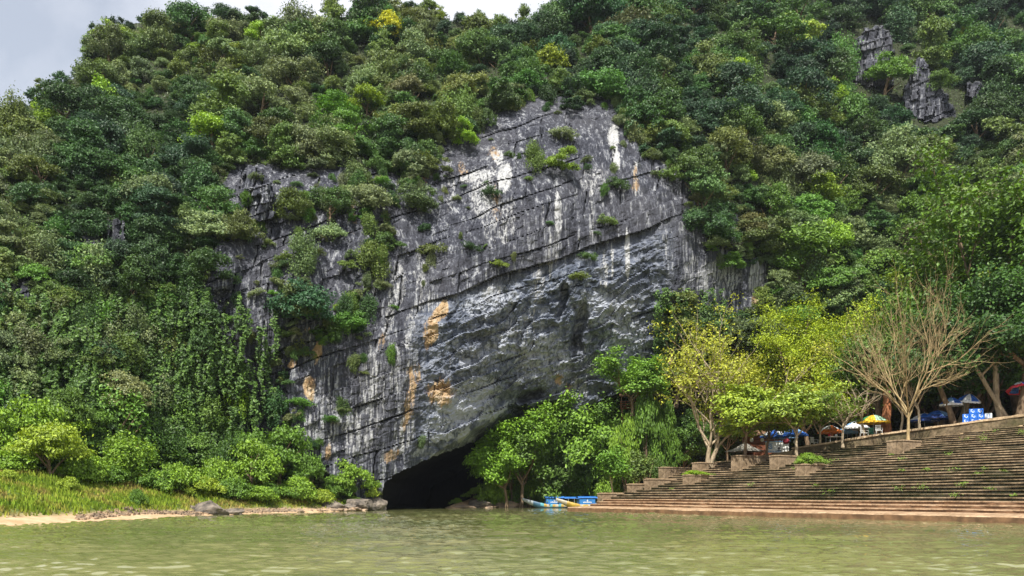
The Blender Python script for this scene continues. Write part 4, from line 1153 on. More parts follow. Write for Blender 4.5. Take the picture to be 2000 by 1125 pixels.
def grass_mat():
    m, t, o = mat('river_grass'); L = t.links
    tcn = N(t, 'ShaderNodeTexCoord'); n = N(t, 'ShaderNodeTexNoise', inputs={'Scale': .45, 'Detail': 5.0, 'Roughness': .65}); L.new(tcn.outputs['Object'], n.inputs['Vector'])
    r = ramp(t, [(.34, (.13, .22, .03)), (.47, (.26, .35, .045)), (.56, (.34, .32, .08)), (.66, (.32, .22, .11))]); L.new(n.outputs['Fac'], r.inputs[0])
    geo = N(t, 'ShaderNodeNewGeometry'); r2 = ramp(t, [(0, (.55, .55, .55)), (1, (1.35, 1.35, 1.2))]); L.new(geo.outputs['Random Per Island'], r2.inputs[0])
    mx = N(t, 'ShaderNodeMix', data_type='RGBA', blend_type='MULTIPLY'); mx.inputs['Factor'].default_value = 1; L.new(r.outputs[0], mx.inputs['A']); L.new(r2.outputs[0], mx.inputs['B'])
    d = N(t, 'ShaderNodeBsdfDiffuse'); tr = N(t, 'ShaderNodeBsdfTranslucent'); ms = N(t, 'ShaderNodeMixShader', inputs={0: .35})
    L.new(mx.outputs['Result'], d.inputs[0]); L.new(mx.outputs['Result'], tr.inputs[0]); L.new(d.outputs[0], ms.inputs[1]); L.new(tr.outputs[0], ms.inputs[2]); L.new(ms.outputs[0], o.inputs[0]); return m
v, f = grass()
link('grass', mesh('grass', v, f, [grass_mat()]), kind='stuff', label='tall rough grass on the left bank')

M_BOULD = plain('boulder_stone', (.40, .29, .19), .85, .25, .4, 1.6, .08, col2=(.14, .11, .085))
M_BOULDG = plain('grey_boulder_stone', (.22, .185, .15), .85, .25, .4, 2.2, .12, col2=(.05, .045, .04))
def rock_mesh(seed, m, flat=.6):
    import bmesh
    bm = bmesh.new(); bmesh.ops.create_icosphere(bm, subdivisions=4, radius=1)
    v = np.array([p.co[:] for p in bm.verts]); rs = np.random.RandomState(seed)
    for _ in range(11):
        n = rs.normal(0, 1, 3); n /= np.linalg.norm(n); h = rs.uniform(.45, .85)
        d = v @ n; v = v - np.where(d > h, (d - h) * .92, 0)[:, None] * n
    v *= (1 + .22 * fbm(v[:, 0] * 2.2 + seed, v[:, 1] * 2.2, v[:, 2] * 3, seed, 5, .65))[:, None]
    v[:, 2] *= flat
    for p, q in zip(bm.verts, v): p.co = q
    me = bpy.data.meshes.new('boulder'); bm.to_mesh(me); bm.free(); me.materials.append(m); return me
BM = [rock_mesh(s_, M_BOULD, .55 + .1 * (s_ % 3)) for s_ in range(5)]; BG = [rock_mesh(s_ + 20, M_BOULDG, .8) for s_ in range(3)]
def at_px(px, Y): return (px - 1000) / F * Y
# big ones by hand: px, waterline distance Y, radius, mesh, label
for px, Y, R, m_, dz, sc, lab in [
 (410, 49.6, .85, BG[0], .2, (1.6, 1, 1.0), 'large dark jagged rock jutting over the water at the end of the grass bank'),
 (388, 50.2, .9, BG[1], .25, (1.2, 1, .9), 'dark jagged rock leaning against the large one at the end of the grass'),
 (440, 50.8, .9, BG[2], .05, (1.4, 1, .6), 'low grey-brown rock right of the large jagged one'),
 (702, 63.2, 1.2, BG[1], .35, (1.2, 1, .95), 'rounded grey boulder at the left corner of the cave mouth'),
 (722, 65.2, 1.3, BG[2], .15, (1.2, 1, 1.1), 'tall grey boulder touching the cave wall'),
 (650, 61.4, .95, BG[0], .25, (1.6, 1, .8), 'pale flat boulder under the small tree left of the cave'),
 (672, 62.0, .8, BG[2], .15, (1.2, 1, .9), 'grey boulder between the pale flat one and the cave corner'),
 (905, 76.6, .95, BM[0], .1, (2.2, 1.2, .7), 'long brown ledge rock at the right lip of the cave mouth'),
 (938, 78.2, 1.0, BG[0], .3, (1.6, 1.2, .7), 'pale grey rock behind the brown ledge right of the cave'),
 (955, 78.2, .85, BM[1], .05, (1.7, 1, .6), 'brown rock at the water right of the cave ledge'),
 (985, 79.6, 1.2, BM[2], .1, (1.6, 1, .6), 'low brown rock left of the moored boats')]:
    link('boulder', m_, None, (at_px(px, Y), Y, dz), random.Random(px).random() * .6, lab, 'boulder', 'boulders along the waterline', sc=(R * sc[0], R * sc[1], R * sc[2]))
rs = np.random.RandomState(31)
def nth(n):
    one = ['', 'first', 'second', 'third', 'fourth', 'fifth', 'sixth', 'seventh', 'eighth', 'ninth', 'tenth', 'eleventh', 'twelfth', 'thirteenth', 'fourteenth', 'fifteenth', 'sixteenth', 'seventeenth', 'eighteenth', 'nineteenth']
    if n < 20: return one[n]
    t = {2: 'twent', 3: 'thirt', 4: 'fort'}[n // 10]
    return t + 'ieth' if n % 10 == 0 else t + 'y-' + one[n % 10]
for i in range(46):
    k = i / 45.0
    px = 455 + k * 262 + rs.normal(0, 2)
    Y = np.interp(px, [380, 600, 700, 740], [48.6, 57.2, 62.3, 64.6]) + rs.uniform(-.2, .9)
    R = rs.uniform(.16, .50) * (1.15 if px > 560 else .8)
    sz = 'small' if R < .30 else 'mid-sized'
    link('boulder', BM[i % 5], None, (at_px(px, Y), Y, .06 + R * .1), rs.rand() * 3, f"{sz} reddish-brown boulder, {nth(i + 1)} from the left in the row left of the cave", 'boulder', 'boulders along the waterline', sc=(R * 1.3, R, R * rs.uniform(.7, 1.1)))
# loose cobbles on the sand
rs = np.random.RandomState(37); V, Fc, b = [], [], 0
cube = np.array([[x, y, z] for x in (-1, 1) for y in (-1, 1) for z in (-1, 1)], float); cf = np.array([(0, 1, 3, 2), (4, 6, 7, 5), (0, 4, 5, 1), (2, 3, 7, 6), (0, 2, 6, 4), (1, 5, 7, 3)])
for i in range(900):
    px = rs.uniform(150, 560); Y = np.interp(px, [0, 170, 420, 600], [33, 38, 49.5, 57]) + rs.uniform(.1, 1.6)
    x = at_px(px, Y); r = rs.uniform(.03, .11)
    q = cube * rs.uniform(.5, 1, (8, 3)) * r * np.array([1.4, 1, .7]); V.append(q + [x, Y, float(ground_l(x, Y)) + r * .2]); Fc.append(cf + b); b += 8
link('gravel', mesh('gravel', np.concatenate(V), np.concatenate(Fc), [M_BOULD]), kind='stuff', label='loose stones on the sand strip of the left bank')

# ------------------------------------------------------------------ branching trees
def grow(seed, H=7, trunk=.25, r0=.16, spread=(.5, 1.0), mains=5, levels=4, child=(2, 4), ratio=.66, up=.25, wig=.18, lean=(0, 0), multi=1, side_lo=.35, llen=None, droop=0.0):
    rs = np.random.RandomState(seed); polys = []; tips = []
    def branch(p, d, L, r, lev):
        n = 6 if lev <= 1 else 4
        P = [p]; dd = d.copy()
        for i in range(n):
            dd = dd + rs.normal(0, wig, 3) + np.array([0, 0, up * (.5 if lev < 2 else .3) - droop * (lev > 2)]); dd /= np.linalg.norm(dd)
            P.append(P[-1] + dd * L / n)
        P = np.array(P); R = np.linspace(r, r * .5 if lev < levels else r * .3, len(P))
        polys.append((P, R, lev))
        if lev >= levels:
            tips.append((P[-1], dd)); tips.append((P[len(P) // 2], dd)); return
        nc_ = rs.randint(child[0], child[1] + 1)
        for c in range(nc_):
            k = side_lo + (1 - side_lo) * (c + rs.rand() * .6) / nc_; k = min(k, .98)
            q = P[min(int(k * n), n)]
            t = rs.normal(0, 1, 3); t -= t.dot(dd) * dd; t /= np.linalg.norm(t)
            ang = rs.uniform(.45, .95)
            nd = dd * math.cos(ang) + t * math.sin(ang); nd[2] += .08; nd /= np.linalg.norm(nd)
            branch(q, nd, L * ratio * rs.uniform(.75, 1.15), max(r * .55, .008), lev + 1)
        branch(P[-1], dd, L * ratio * rs.uniform(.8, 1.1), max(r * .5, .008), lev + 1)
    for m_ in range(multi):
        a0 = rs.rand() * 6.283
        base = np.array([.12 * math.cos(a0) * (multi > 1), .12 * math.sin(a0) * (multi > 1), -.25])
        d0 = np.array([lean[0] + .22 * math.cos(a0) * (multi > 1), lean[1] + .22 * math.sin(a0) * (multi > 1), 1.0]); d0 /= np.linalg.norm(d0)
        n = 5; P = [base]; dd = d0
        for i in range(n):
            dd = dd + rs.normal(0, .07, 3); dd /= np.linalg.norm(dd); P.append(P[-1] + dd * (H * trunk + .25) / n)
        P = np.array(P); R = np.linspace(r0, r0 * .72, len(P)); R[0] *= 1.45; R[1] *= 1.08
        polys.append((P, R, 0))
        for i in range(mains):
            a = i * 6.283 / mains + rs.uniform(-.4, .4) + seed; s_ = rs.uniform(*spread)
            d = np.array([math.cos(a) * math.sin(s_), math.sin(a) * math.sin(s_), math.cos(s_)])
            q = P[-1 - (i % 2)]
            branch(q, d, H * (1 - trunk) * .42 * rs.uniform(.8, 1.15), r0 * .5, 1)
    return polys, tips
def tree_meshes(name, seed, bark, leafm=None, n_leaf=12000, leaf=.2, cl=(.42, .42, .22), W=.6, jit_=.5, tipfrac=1.0, **kw):
    polys, tips = grow(seed, **kw)
    v1, f1 = tubes_np([(P, R) for P, R, l in polys if l <= 1], 8)
    fine = [(P, R) for P, R, l in polys if l > 1]
    if fine:
        v2, f2 = tubes_np(fine, 4); f1 = np.concatenate([f1, f2 + len(v1)]); v1 = np.concatenate([v1, v2])
    tm = mesh(name + '_trunk', v1, f1, [bark], True)
    lm = None
    if n_leaf:
        rs = np.random.RandomState(seed + 50)
        T = np.array([t[0] for t in tips]); sel = rs.rand(len(T)) < tipfrac; T = T[sel]
        k = rs.randint(0, len(T), n_leaf)
        C = T[k] + rs.normal(0, 1, (n_leaf, 3)) * np.array(cl)
        cen = T.mean(0)
        Nn = (C - cen) * .12 + np.array([0, 0, .9]) + (C - T[k]) * .6
        v, f = leaves_np(rs, C, Nn, leaf * rs.uniform(.6, 1.35, n_leaf), W, jit_)
        lm = mesh(name + '_crown', v, f, [leafm or M_LEAF])
    return tm, lm, polys
def put_tree(name, ms, x, y, z, label, col=(.1, .2, .03), sc=1.0, rz=0.0, group=None):
    root = bpy.data.objects.new(name, None); COL.objects.link(root)
    root.location = (x, y, z); root.rotation_euler = (0, 0, rz); root.scale = (sc, sc, sc) if not hasattr(sc, '__len__') else sc
    root['label'] = label; root['category'] = 'tree'
    if group: root['group'] = group
    link('trunk', ms[0], root)
    if ms[1]: link('crown', ms[1], root, col=col)
    return root
def gz(x, y): return float(ground_r(np.array([x]), np.array([y]))[0])
def edge(px, dt=0.0):
    """point on the crest of the bank seen at bearing px, dt metres behind the coping"""
    for Y in np.arange(38, 110, .05):
        x = at_px(px, Y); s, t = st(x, Y)
        if t > tT(s) + 1.4 + dt: return x, Y
    return x, Y

# broadleaf trees of the shaded bank between the cave and the steps
BL = [tree_meshes('broadleaf', 11 + i, M_BARK, None, 21000, .21, (.30, .30, .18), .62, .42, H=7, trunk=.22, r0=.15, mains=6, levels=3, child=(2, 3), spread=(.3, 1.2), up=.18) for i in range(3)]
GRP = 'trees on the bank between the cave and the steps'
def top_scale(Y, z, pytop, H): return ((HZ - pytop) / F * Y + EYE - z) / H
for px, Y, ptop, k, tone, lab in [
 (990, 80.5, 815, 0, (0.152, 0.294, 0.025), 'bright green tree leaning over the right edge of the cave mouth'),
 (1018, 83, 795, 1, (0.138, 0.269, 0.025), 'bright broadleaf tree second from the cave mouth'),
 (1035, 85, 790, 2, (0.102, 0.188, 0.030), 'darker green tree under the grey vault'),
 (1065, 83, 815, 0, (0.123, 0.237, 0.030), 'leafy tree straight above the first moored boat'),
 (1100, 86, 785, 1, (0.109, 0.213, 0.028), 'mid green tree above the gap between the boats'),
 (1150, 87, 742, 2, (0.160, 0.294, 0.040), 'tallest bright tree of the bank, crown just left of the walkway'),
 (1185, 84, 752, 0, (0.116, 0.225, 0.035), 'tall tree directly below the left end of the walkway'),
 (1135, 82, 850, 1, (0.065, 0.131, 0.030), 'dark low tree overhanging the second boat'),
 (1090, 81.5, 868, 2, (0.087, 0.163, 0.030), 'low dark green tree behind the first boat'),
 (1235, 88, 785, 1, (0.131, 0.225, 0.030), 'green tree under the middle of the walkway'),
 (1275, 90, 790, 0, (0.094, 0.181, 0.030), 'shaded tree under the right end of the walkway'),
 (1310, 86, 795, 2, (0.087, 0.175, 0.030), 'dark tree behind the shaded concrete block'),
 (1345, 90, 790, 1, (0.065, 0.138, 0.025), 'dark tree directly behind the tall yellowing tree'),
 (1420, 92, 780, 0, (0.087, 0.163, 0.030), 'dark leafy tree behind the grey awning')]:
    Y = min(Y, float(np.interp(px, [985, 1020, 1045, 1150, 1300, 1420], [77.8, 79, 82.6, 83.6, 84, 86]))); x = at_px(px, Y); z = max(gz(x, Y) - .1, .3)
    sc_ = top_scale(Y, z, ptop, 7.0); put_tree('broadleaf_tree', BL[k], x, Y, z, lab, tone, (sc_ * .95, sc_ * .95, sc_ * 1.12), px * .01, GRP)
x = at_px(1236, 76.5); zb_ = EYE + (HZ - 808) / F * 76.5
put_tree('broadleaf_tree', BL[1], x, 76.5, zb_, 'fresh green tree spreading above the timber walkway at the cliff foot', (.17, .32, .05), (1.25, 1.25, .95), 2.0, GRP)
SAP = tree_meshes('sapling', 31, M_BARKPALE, None, 4200, .22, (.34, .34, .2), .62, .5, H=5, trunk=.42, r0=.07, mains=5, levels=2, child=(2, 3), spread=(.3, .9), up=.2)
for px, Y, ptop, lab, tone in [(1200, 71.5, 858, 'small fresh green tree rising behind the lowest concrete block', (.12, .25, .03)), (1240, 73.5, 868, 'slim olive green tree behind the second concrete block', (.13, .20, .05)),
                         (1284, 72.5, 890, 'thin dark sapling growing from the third concrete block', (.08, .14, .03)), (1312, 79, 840, 'pale-stemmed sapling in the shade behind the dark concrete block', (.07, .15, .03))]:
    x = at_px(px, Y); z = gz(x, Y)
    if px < 1250: z = max(z - .2, .4)
    put_tree('sapling', SAP, x, Y, z, lab, tone, top_scale(Y, z, ptop, 5.2), px, 'saplings at the left edge of the steps')

# tall yellowing tree with several stems
YT = tree_meshes('yellowing_tree', 41, M_BARKPALE, None, 10000, .19, (.34, .34, .22), .6, .6, tipfrac=.6, H=11, trunk=.12, r0=.19, mains=4, levels=4, child=(1, 3), ratio=.70, spread=(.35, .95), up=.16, wig=.14, multi=2)
p = PL['f'][0]
put_tree('yellowing_tree', YT, p.x + .9, p.y + 1.0, p.z - .1, 'tall multi-stemmed tree with sparse yellowing leaves at the left edge of the steps', (.32, .36, .042), (1.18, 1.18, 1.22), 2.9)
# lime feathery tree
LT = tree_meshes('feathery_tree', 52, M_BARK, None, 52000, .17, (.38, .38, .22), .5, .5, H=13, trunk=.16, r0=.2, mains=7, levels=4, child=(2, 3), ratio=.68, spread=(.3, 1.1), up=.2, wig=.12)
x = at_px(1580, 80); put_tree('feathery_tree', LT, x, 80, gz(x, 80), 'large feathery lime green tree behind the drinks stall', (.30, .40, .024), (1.25, 1.25, 1.28), 1.1)
x = at_px(1680, 78); put_tree('feathery_tree', LT, x, 78, gz(x, 78), 'olive-lime feathery tree standing behind the bare tree', (.24, .31, .018), (1.12, 1.12, 1.12), 3.7)
x = at_px(1490, 84); put_tree('feathery_tree', LT, x, 84, gz(x, 84), 'yellow-green feathery tree between the tall yellowing one and the large lime one', (.27, .34, .03), (.95, .95, .98), 5.0)
# tiered trees with big pale leaves
TT = [tree_meshes('tiered_tree', 61 + i, M_BARKPALE if i else M_BARK, None, 7000, .24, (.42, .42, .11), .62, .34, tipfrac=.75, H=6.6, trunk=.30, r0=.12, mains=6, levels=3, child=(1, 3), ratio=.68, spread=(.55, 1.35), up=.10, wig=.16) for i in range(2)]
for key, dt, k, lab, tone, sc, rz, off in [
 ('g', 1.0, 0, 'low spreading tree with flat layers of bright leaves on the largest concrete block', (.26, .36, .04), 1.15, .3, 0),
 ('g', 3.6, 0, 'second spreading tree on the largest concrete block, beside the grey awning', (.24, .34, .05), 1.0, 2.0, 0),
 ('h', 2.6, 1, 'small forked tree with layered pale leaves in front of the drinks stall', (.24, .34, .05), 1.08, 4.0, 0)]:
    p = PL[key][0]; put_tree('tiered_tree', TT[k], p.x + RV[0] * dt + UV[0] * .4, p.y + RV[1] * dt + UV[1] * .4, p.z - .05, lab, tone, sc, rz, 'small spreading trees on the steps')
x, y = edge(1602, -.5); put_tree('tiered_tree', TT[1], x, y, gz(x, y), 'leafy spreading tree at the end of the retaining wall, right of the drinks stall', (.13, .22, .03), .92, 1.0, 'small spreading trees on the steps')
x, y = edge(1646, -2.0); put_tree('tiered_tree', (TT[1][0], mesh('few_leaves', *leaves_np(np.random.RandomState(4), np.random.RandomState(5).normal(0, 1, (420, 3)) * [1.1, 1.1, .25] + [.3, 0, 3.3], np.tile([[0, 0, 1.]], (420, 1)), .26, .6, .3), [M_LEAF])), x, y, stair_hit(1646, 871)[2], 'nearly bare thin tree growing through the top of the steps, left of the green umbrella', (.2, .3, .05), .85, 2.6, 'small spreading trees on the steps')

# bare tree and other leafless ones
M_BARKTAN = plain('bark_tan', (0.33, 0.25, 0.13), .85, .2, .35, 8, .02, stretch=(1, 1, .3))
BT = tree_meshes('bare_tree', 75, M_BARKTAN, None, 0, H=12.4, trunk=.17, r0=.155, mains=7, levels=5, child=(2, 3), ratio=.69, spread=(.2, 1.15), up=.20, wig=.13)
p = PL['j'][0]
put_tree('bare_tree', BT, p.x + .9, p.y + 1.2, p.z - .05, 'leafless pale-branched tree on the squat stone block at the crest of the steps', sc=(.80, .80, 1.0), rz=5.5)
BT2 = tree_meshes('bare_tree', 78, M_BARKPALE, None, 0, H=6, trunk=.35, r0=.11, mains=4, levels=3, child=(2, 3), ratio=.68, spread=(.5, 1.2), up=.15, wig=.14)
for px, dt, sc, lab in [(1690, .9, 1.05, 'forked bare tree in front of the green and yellow umbrella'), (1758, 1.6, 1.0, 'small bare pale tree right of the reddish trunk'), (1795, .3, 1.0, 'bare forked tree in front of the white and blue umbrella')]:
    x, y = edge(px, dt); put_tree('bare_tree', BT2, x, y, gz(x, y), lab, sc=sc, rz=px * .7, group='bare trees along the crest')
# thick trunks rising into the dark canopy
def stout(name, px, dt, r, h, lean, m_, lab, crown=None, tone=(.035, .085, .018), seed=1, top=1.0, cs=1.0):
    x, y = edge(px, dt); z = gz(x, y)
    ms = tree_meshes(name, seed, m_, None, 15000 if crown else 0, .27, (.6, .6, .34), .62, .5, H=h, trunk=.42, r0=r, mains=6, levels=3, child=(2, 3), ratio=.68, spread=(.3, 1.15), up=.15, wig=.13, lean=lean)
    return put_tree(name, ms, x, y, z, lab, tone, cs, 0, 'shade trees over the picnic ground')
stout('shade_tree', 1733, 3.0, .42, 10, (.03, 0), M_BARKRED, 'thick reddish-brown trunk beside the green and yellow umbrella', True, (.09, .16, .022), 3)
stout('shade_tree', 1722, 4.5, .30, 10, (-.18, 0), M_BARK, 'thick grey trunk leaning left behind the reddish one', True, (.07, .14, .02), 4)
stout('shade_tree', 1868, 2.2, .24, 10, (-.30, 0), M_BARK, 'dark leaning trunk left of the stacked blue crates', True, (.04, .10, .018), 5)
stout('shade_tree', 1875, 5.0, .28, 11, (0, .0), M_BARKPALE, 'straight pale trunk behind the dark leaning one', True, (.05, .12, .02), 6)
stout('shade_tree', 1893, 3.2, .20, 10, (.12, .0), M_BARK, 'slim dark trunk directly behind the stacked blue crates', True, (.035, .09, .018), 7)
stout('shade_tree', 1957, 3.0, .26, 12, (-.05, .0), M_BARKPALE, 'straight brown trunk right of the stacked blue crates', True, (.045, .11, .02), 8)
stout('shade_tree', 1972, 3.0, .19, 12, (-.14, .0), M_BARKPALE, 'thin leaning brown trunk beside the straight brown one', True, (.045, .11, .02), 9)
stout('shade_tree', 1996, 2.2, .38, 12, (.02, .0), M_BARK, 'thick short trunk at the right edge beside the multicoloured umbrella', True, (.04, .10, .02), 10)
stout('shade_tree', 1840, 9.0, .25, 11, (.05, .0), M_BARK, 'dark tree behind the blue umbrellas', True, (.03, .075, .016), 12)
stout('shade_tree', 1790, 10.0, .25, 11, (.05, .0), M_BARK, 'dark tree behind the white and blue umbrella', True, (.04, .09, .018), 13)
# the big bright crowns at the far right
BIG = [tree_meshes('big_tree', 90 + i, M_BARK, None, 46000, .27, (.50, .50, .26), .62, .5, H=15, trunk=.16, r0=.38, mains=8, levels=4, child=(2, 3), ratio=.70, spread=(.25, 1.1), up=.2, wig=.13) for i in range(2)]
for px, Y, ptop, k, tone, lab in [
 (1990, 66, 300, 0, (.085, .17, .018), 'huge bright green tree at the right edge of the picture'),
 (1900, 72, 470, 1, (.15, .23, .022), 'large yellowish-green tree left of the huge one'),
 (1850, 77, 560, 0, (.085, .165, .02), 'large green tree behind the bare tree, right side'),
 (2080, 60, 420, 1, (.05, .13, .014), 'tall dark green tree mostly beyond the right edge'),
 (1960, 80, 400, 1, (.075, .15, .018), 'tall green tree behind the huge one at right'),
 (1780, 86, 600, 1, (.05, .12, .018), 'dark broad tree behind the bare tree'),
 (1930, 64, 610, 0, (.045, .11, .016), 'shaded green tree whose crown overhangs the blue crates')]:
    x = at_px(px, Y); z = gz(x, Y); put_tree('big_tree', BIG[k], x, Y, z, lab, tone, top_scale(Y, z, ptop, 15.3), px * .013, 'large trees at the right edge')

# low trees and bushes of the left bank and cliff foot
def bushes(lst, grp_, zf):
    for i, (px, Y, Rpx, pyc, kind, tone, lab) in enumerate(lst):
        x = at_px(px, Y); R = Rpx / F * Y; zc = EYE + (HZ - pyc) / F * Y; z = zf(x, Y)
        ki = KI[kind][i % len(KI[kind])]
        hz_ = max(zc + R * .6 - z, R * .6) / {'dome': 1.15, 'tier': 1.2, 'tall': 2.2, 'loose': 1.3, 'drape': 1.6, 'bush': .9}[kind]
        root = bpy.data.objects.new('bank_bush' if kind in ('bush', 'drape') else 'bank_tree', None); COL.objects.link(root)
        root.location = (x, Y, z - .1); root.scale = (R * 1.1, R * 1.1, hz_); root.rotation_euler = (0, 0, px)
        root['label'] = lab; root['category'] = 'bush' if kind in ('bush', 'drape') else 'tree'; root['group'] = grp_
        link('foliage', FINE[ki], root, col=tone)
        if kind not in ('bush', 'drape'): link('trunk', TRUNK[i % 3], root)
def gl(x, y): return float(ground_l(np.array([x]), np.array([y]))[0])
G1, G2, G3, G4 = (.18, .31, .035), (.11, .215, .03), (.26, .36, .04), (.055, .12, .022)
bushes([
 (15, 44, 60, 905, 'bush', G1, 'bright bush at the far left edge above the grass'), (95, 45, 62, 870, 'tier', G3, 'yellowish-green spreading tree over the left part of the grass'),
 (60, 47, 66, 835, 'dome', G1, 'tall bright bush mass at far left'), (160, 47, 52, 905, 'bush', G1, 'leafy bush below the yellowish spreading tree'),
 (210, 49, 44, 925, 'bush', G2, 'darker bush in the middle of the bank edge'), (262, 51, 60, 880, 'drape', G1, 'vine-smothered mound in the middle of the left bank'),
 (300, 51, 40, 930, 'bush', G2, 'dense green bush right of the vine mound'), (345, 52, 50, 920, 'bush', G1, 'light green bush left of the jagged rock'),
 (395, 53, 40, 945, 'bush', G3, 'yellow-green bush right above the jagged rock'), (420, 55, 44, 905, 'bush', G1, 'round bush behind the jagged rock'),
 (455, 55, 44, 950, 'bush', G2, 'thick bush at the water right of the jagged rock'), (490, 58, 52, 905, 'dome', G1, 'leafy tree above the row of boulders, left part'),
 (545, 61, 66, 885, 'tier', G2, 'spreading green tree in front of the lower left cliff'), (500, 56, 40, 965, 'bush', G1, 'low bush over the left end of the boulder row'),
 (535, 58, 42, 960, 'bush', G2, 'low green bush over the middle of the boulder row'), (575, 59.5, 44, 945, 'bush', G1, 'bright bush under the spreading tree'),
 (605, 61, 36, 930, 'dome', G2, 'bushy tree between the spreading tree and the cave tree'), (625, 61.5, 30, 965, 'bush', G3, 'yellowish bush over the right end of the boulder row'),
 (690, 65, 44, 925, 'loose', G1, 'loose-leaved small tree beside the cave mouth'), (720, 66, 30, 945, 'loose', G3, 'light green twiggy tree nearest to the cave mouth'), (660, 64, 30, 950, 'dome', G2, 'dense bush under the loose-leaved cave tree'), (690, 64, 20, 975, 'bush', G1, 'little bright bush on the boulders at the cave corner'),
 (130, 43, 22, 935, 'bush', G3, 'small yellow-green bush in the grass at left'), (270, 45, 18, 955, 'bush', G2, 'small dark bush standing in the grass'),
 (10, 41, 26, 925, 'bush', G3, 'yellowish clump at the far left end of the grass'), (190, 52, 40, 830, 'tall', G2, 'tall leafy tree behind the yellowish spreading tree'), (330, 56, 46, 860, 'drape', G4, 'dark creeper-hung tree behind the light green bushes'), (440, 58, 40, 870, 'drape', G4, 'dark creeper-hung tree left of the spreading green tree')],
 'bushes and low trees on the left bank', gl)
bushes([(960, 79.2, 30, 930, 'bush', G1, 'bright bush under the tree nearest to the cave mouth'), (1000, 80.5, 36, 915, 'dome', G1, 'bright rounded bush between the two trees nearest the cave'), (1035, 81.5, 36, 920, 'bush', G2, 'leafy green bush left of the first boat prow'),
 (1070, 82, 40, 900, 'dome', G1, 'rounded bright bush high behind the first boat'), (1110, 82, 36, 925, 'bush', G2, 'leafy bush above the first boat stern'), (1150, 82, 40, 890, 'dome', G2, 'rounded green bush above the second boat'), (1222, 76, 30, 835, 'loose', G1, 'leafy tree hiding the left posts of the timber walkway'), (1262, 76, 34, 825, 'dome', G2, 'rounded tree hiding the middle posts of the timber walkway'), (1296, 78, 30, 820, 'dome', G2, 'rounded tree at the right end of the timber walkway'), (1185, 80, 30, 925, 'bush', G1, 'bright bush above the lowest concrete block'), (890, 79.2, 12, 975, 'bush', G1, 'tiny bush on the rocks in front of the cave'), (925, 80, 22, 965, 'loose', G1, 'light green bush on the pale rock right of the cave'), (965, 80.8, 24, 960, 'bush', G3, 'yellow-green bush on the bank right of the cave'),
 (1000, 82, 30, 955, 'bush', G2, 'green bush on the earth bank left of the boats'), (1040, 84, 26, 950, 'bush', G2, 'shaded bush behind the prow of the first boat'), (1080, 84.5, 28, 948, 'bush', G2, 'dark bush behind the cabin of the first boat'),
 (1120, 85, 28, 948, 'bush', G2, 'dark bush behind the second boat'), (1160, 84, 28, 945, 'bush', G4, 'dark bush above the cabin of the second boat'), (1215, 82, 26, 925, 'bush', G2, 'green bush behind the left edge of the steps'), (1260, 84, 30, 900, 'bush', G2, 'green bush between the saplings and the walkway'),
 (1300, 84, 30, 885, 'bush', G4, 'dark bush behind the dark concrete block'), (1400, 88, 30, 860, 'bush', G4, 'dark bush left of the grey awning'), (1335, 84, 26, 880, 'loose', G2, 'loose pale-leaved bush left of the yellowing tree stems')],
 'bushes behind the boats and steps', gz)
for key, lab in (('e', 'bright tuft of weeds on the left concrete planter'), ('i', 'leafy green bush filling the middle concrete planter')):
    p = PL[key][0]; q = p + Vector((RV[0] * 1.2 + UV[0] * .4, RV[1] * 1.2 + UV[1] * .4, -.05)); big_ = key == 'i'
    root = bpy.data.objects.new('planter_bush', None); COL.objects.link(root); root.location = q; root.scale = (1.5, .9, 1.15) if big_ else (1.4, .8, .55)
    root.rotation_euler = (0, 0, math.atan2(RV[1], RV[0])); root['label'] = lab; root['category'] = 'bush'
    link('foliage', FINE[6], root, col=(.17, .29, .035) if big_ else (.22, .36, .03))
    st_m = MB(); st_m.tube([(0, 0, -.1), (.04, 0, .35), (.02, .02, .6)], [.05, .04, .02], 6); link('stem', st_m.mesh('stem', [M_BARK]), root)
# weeds in the joints of the steps
rs = np.random.RandomState(91); V, Fc, b = [], [], 0
for i in range(90):
    px = rs.uniform(1200, 2000); py = rs.uniform(840, 975); 
    if py < 968 - (px - 1130) * .16 + 4: continue
    if rs.rand() > (.25 + .75 * (px > 1750)): continue
    x, y, z, s, t = stair_hit(px, py)
    v, f = leaves_np(rs, np.array([x, y, z + .18]) + rs.normal(0, 1, (34, 3)) * [.14, .14, .05] * rs.uniform(.7, 1.8), np.tile([[0, -.2, 1.]], (34, 1)), .1, .6, .5); V.append(v); Fc.append(f + b); b += len(v)
link('weeds', mesh('weeds', np.concatenate(V), np.concatenate(Fc), [leafmat('weed_leaf', fixed=(.13, .22, .03))]), kind='stuff', label='weeds sprouting from the joints of the steps')

# ------------------------------------------------------------------ picnic ground: parasols, stall, awning, crates, chairs
def fabric(name, col): return plain(name, col, .8, .2, .10, 3)
F_BLUE = fabric('fabric_blue', (.035, .13, .50)); F_WHITE = fabric('fabric_white', (.74, .76, .80)); F_LBLUE = fabric('fabric_light_blue', (.22, .42, .72)); F_NAVY = fabric('fabric_navy', (.03, .06, .22))
F_GREEN = fabric('fabric_green', (.08, .36, .14)); F_YEL = fabric('fabric_yellow', (.80, .48, .04)); F_ORG = fabric('fabric_orange', (.70, .20, .05)); F_RED = fabric('fabric_red', (.50, .04, .06)); F_MINT = fabric('fabric_mint', (.42, .66, .48))
F_GREY = plain('faded_canvas', (.34, .32, .28), .9, .1, .25, 2.5)
M_POLE = plain('pole_metal', (.42, .42, .42), .45, .5, .15, 8); M_WOOD = plain('weathered_wood', (.22, .13, .08), .85, .2, .4, 3, .01, stretch=(.3, 3, 3)); M_REDWOOD = plain('red_brown_timber', (.20, .075, .04), .85, .2, .4, 3, .01, stretch=(.3, 3, 3))
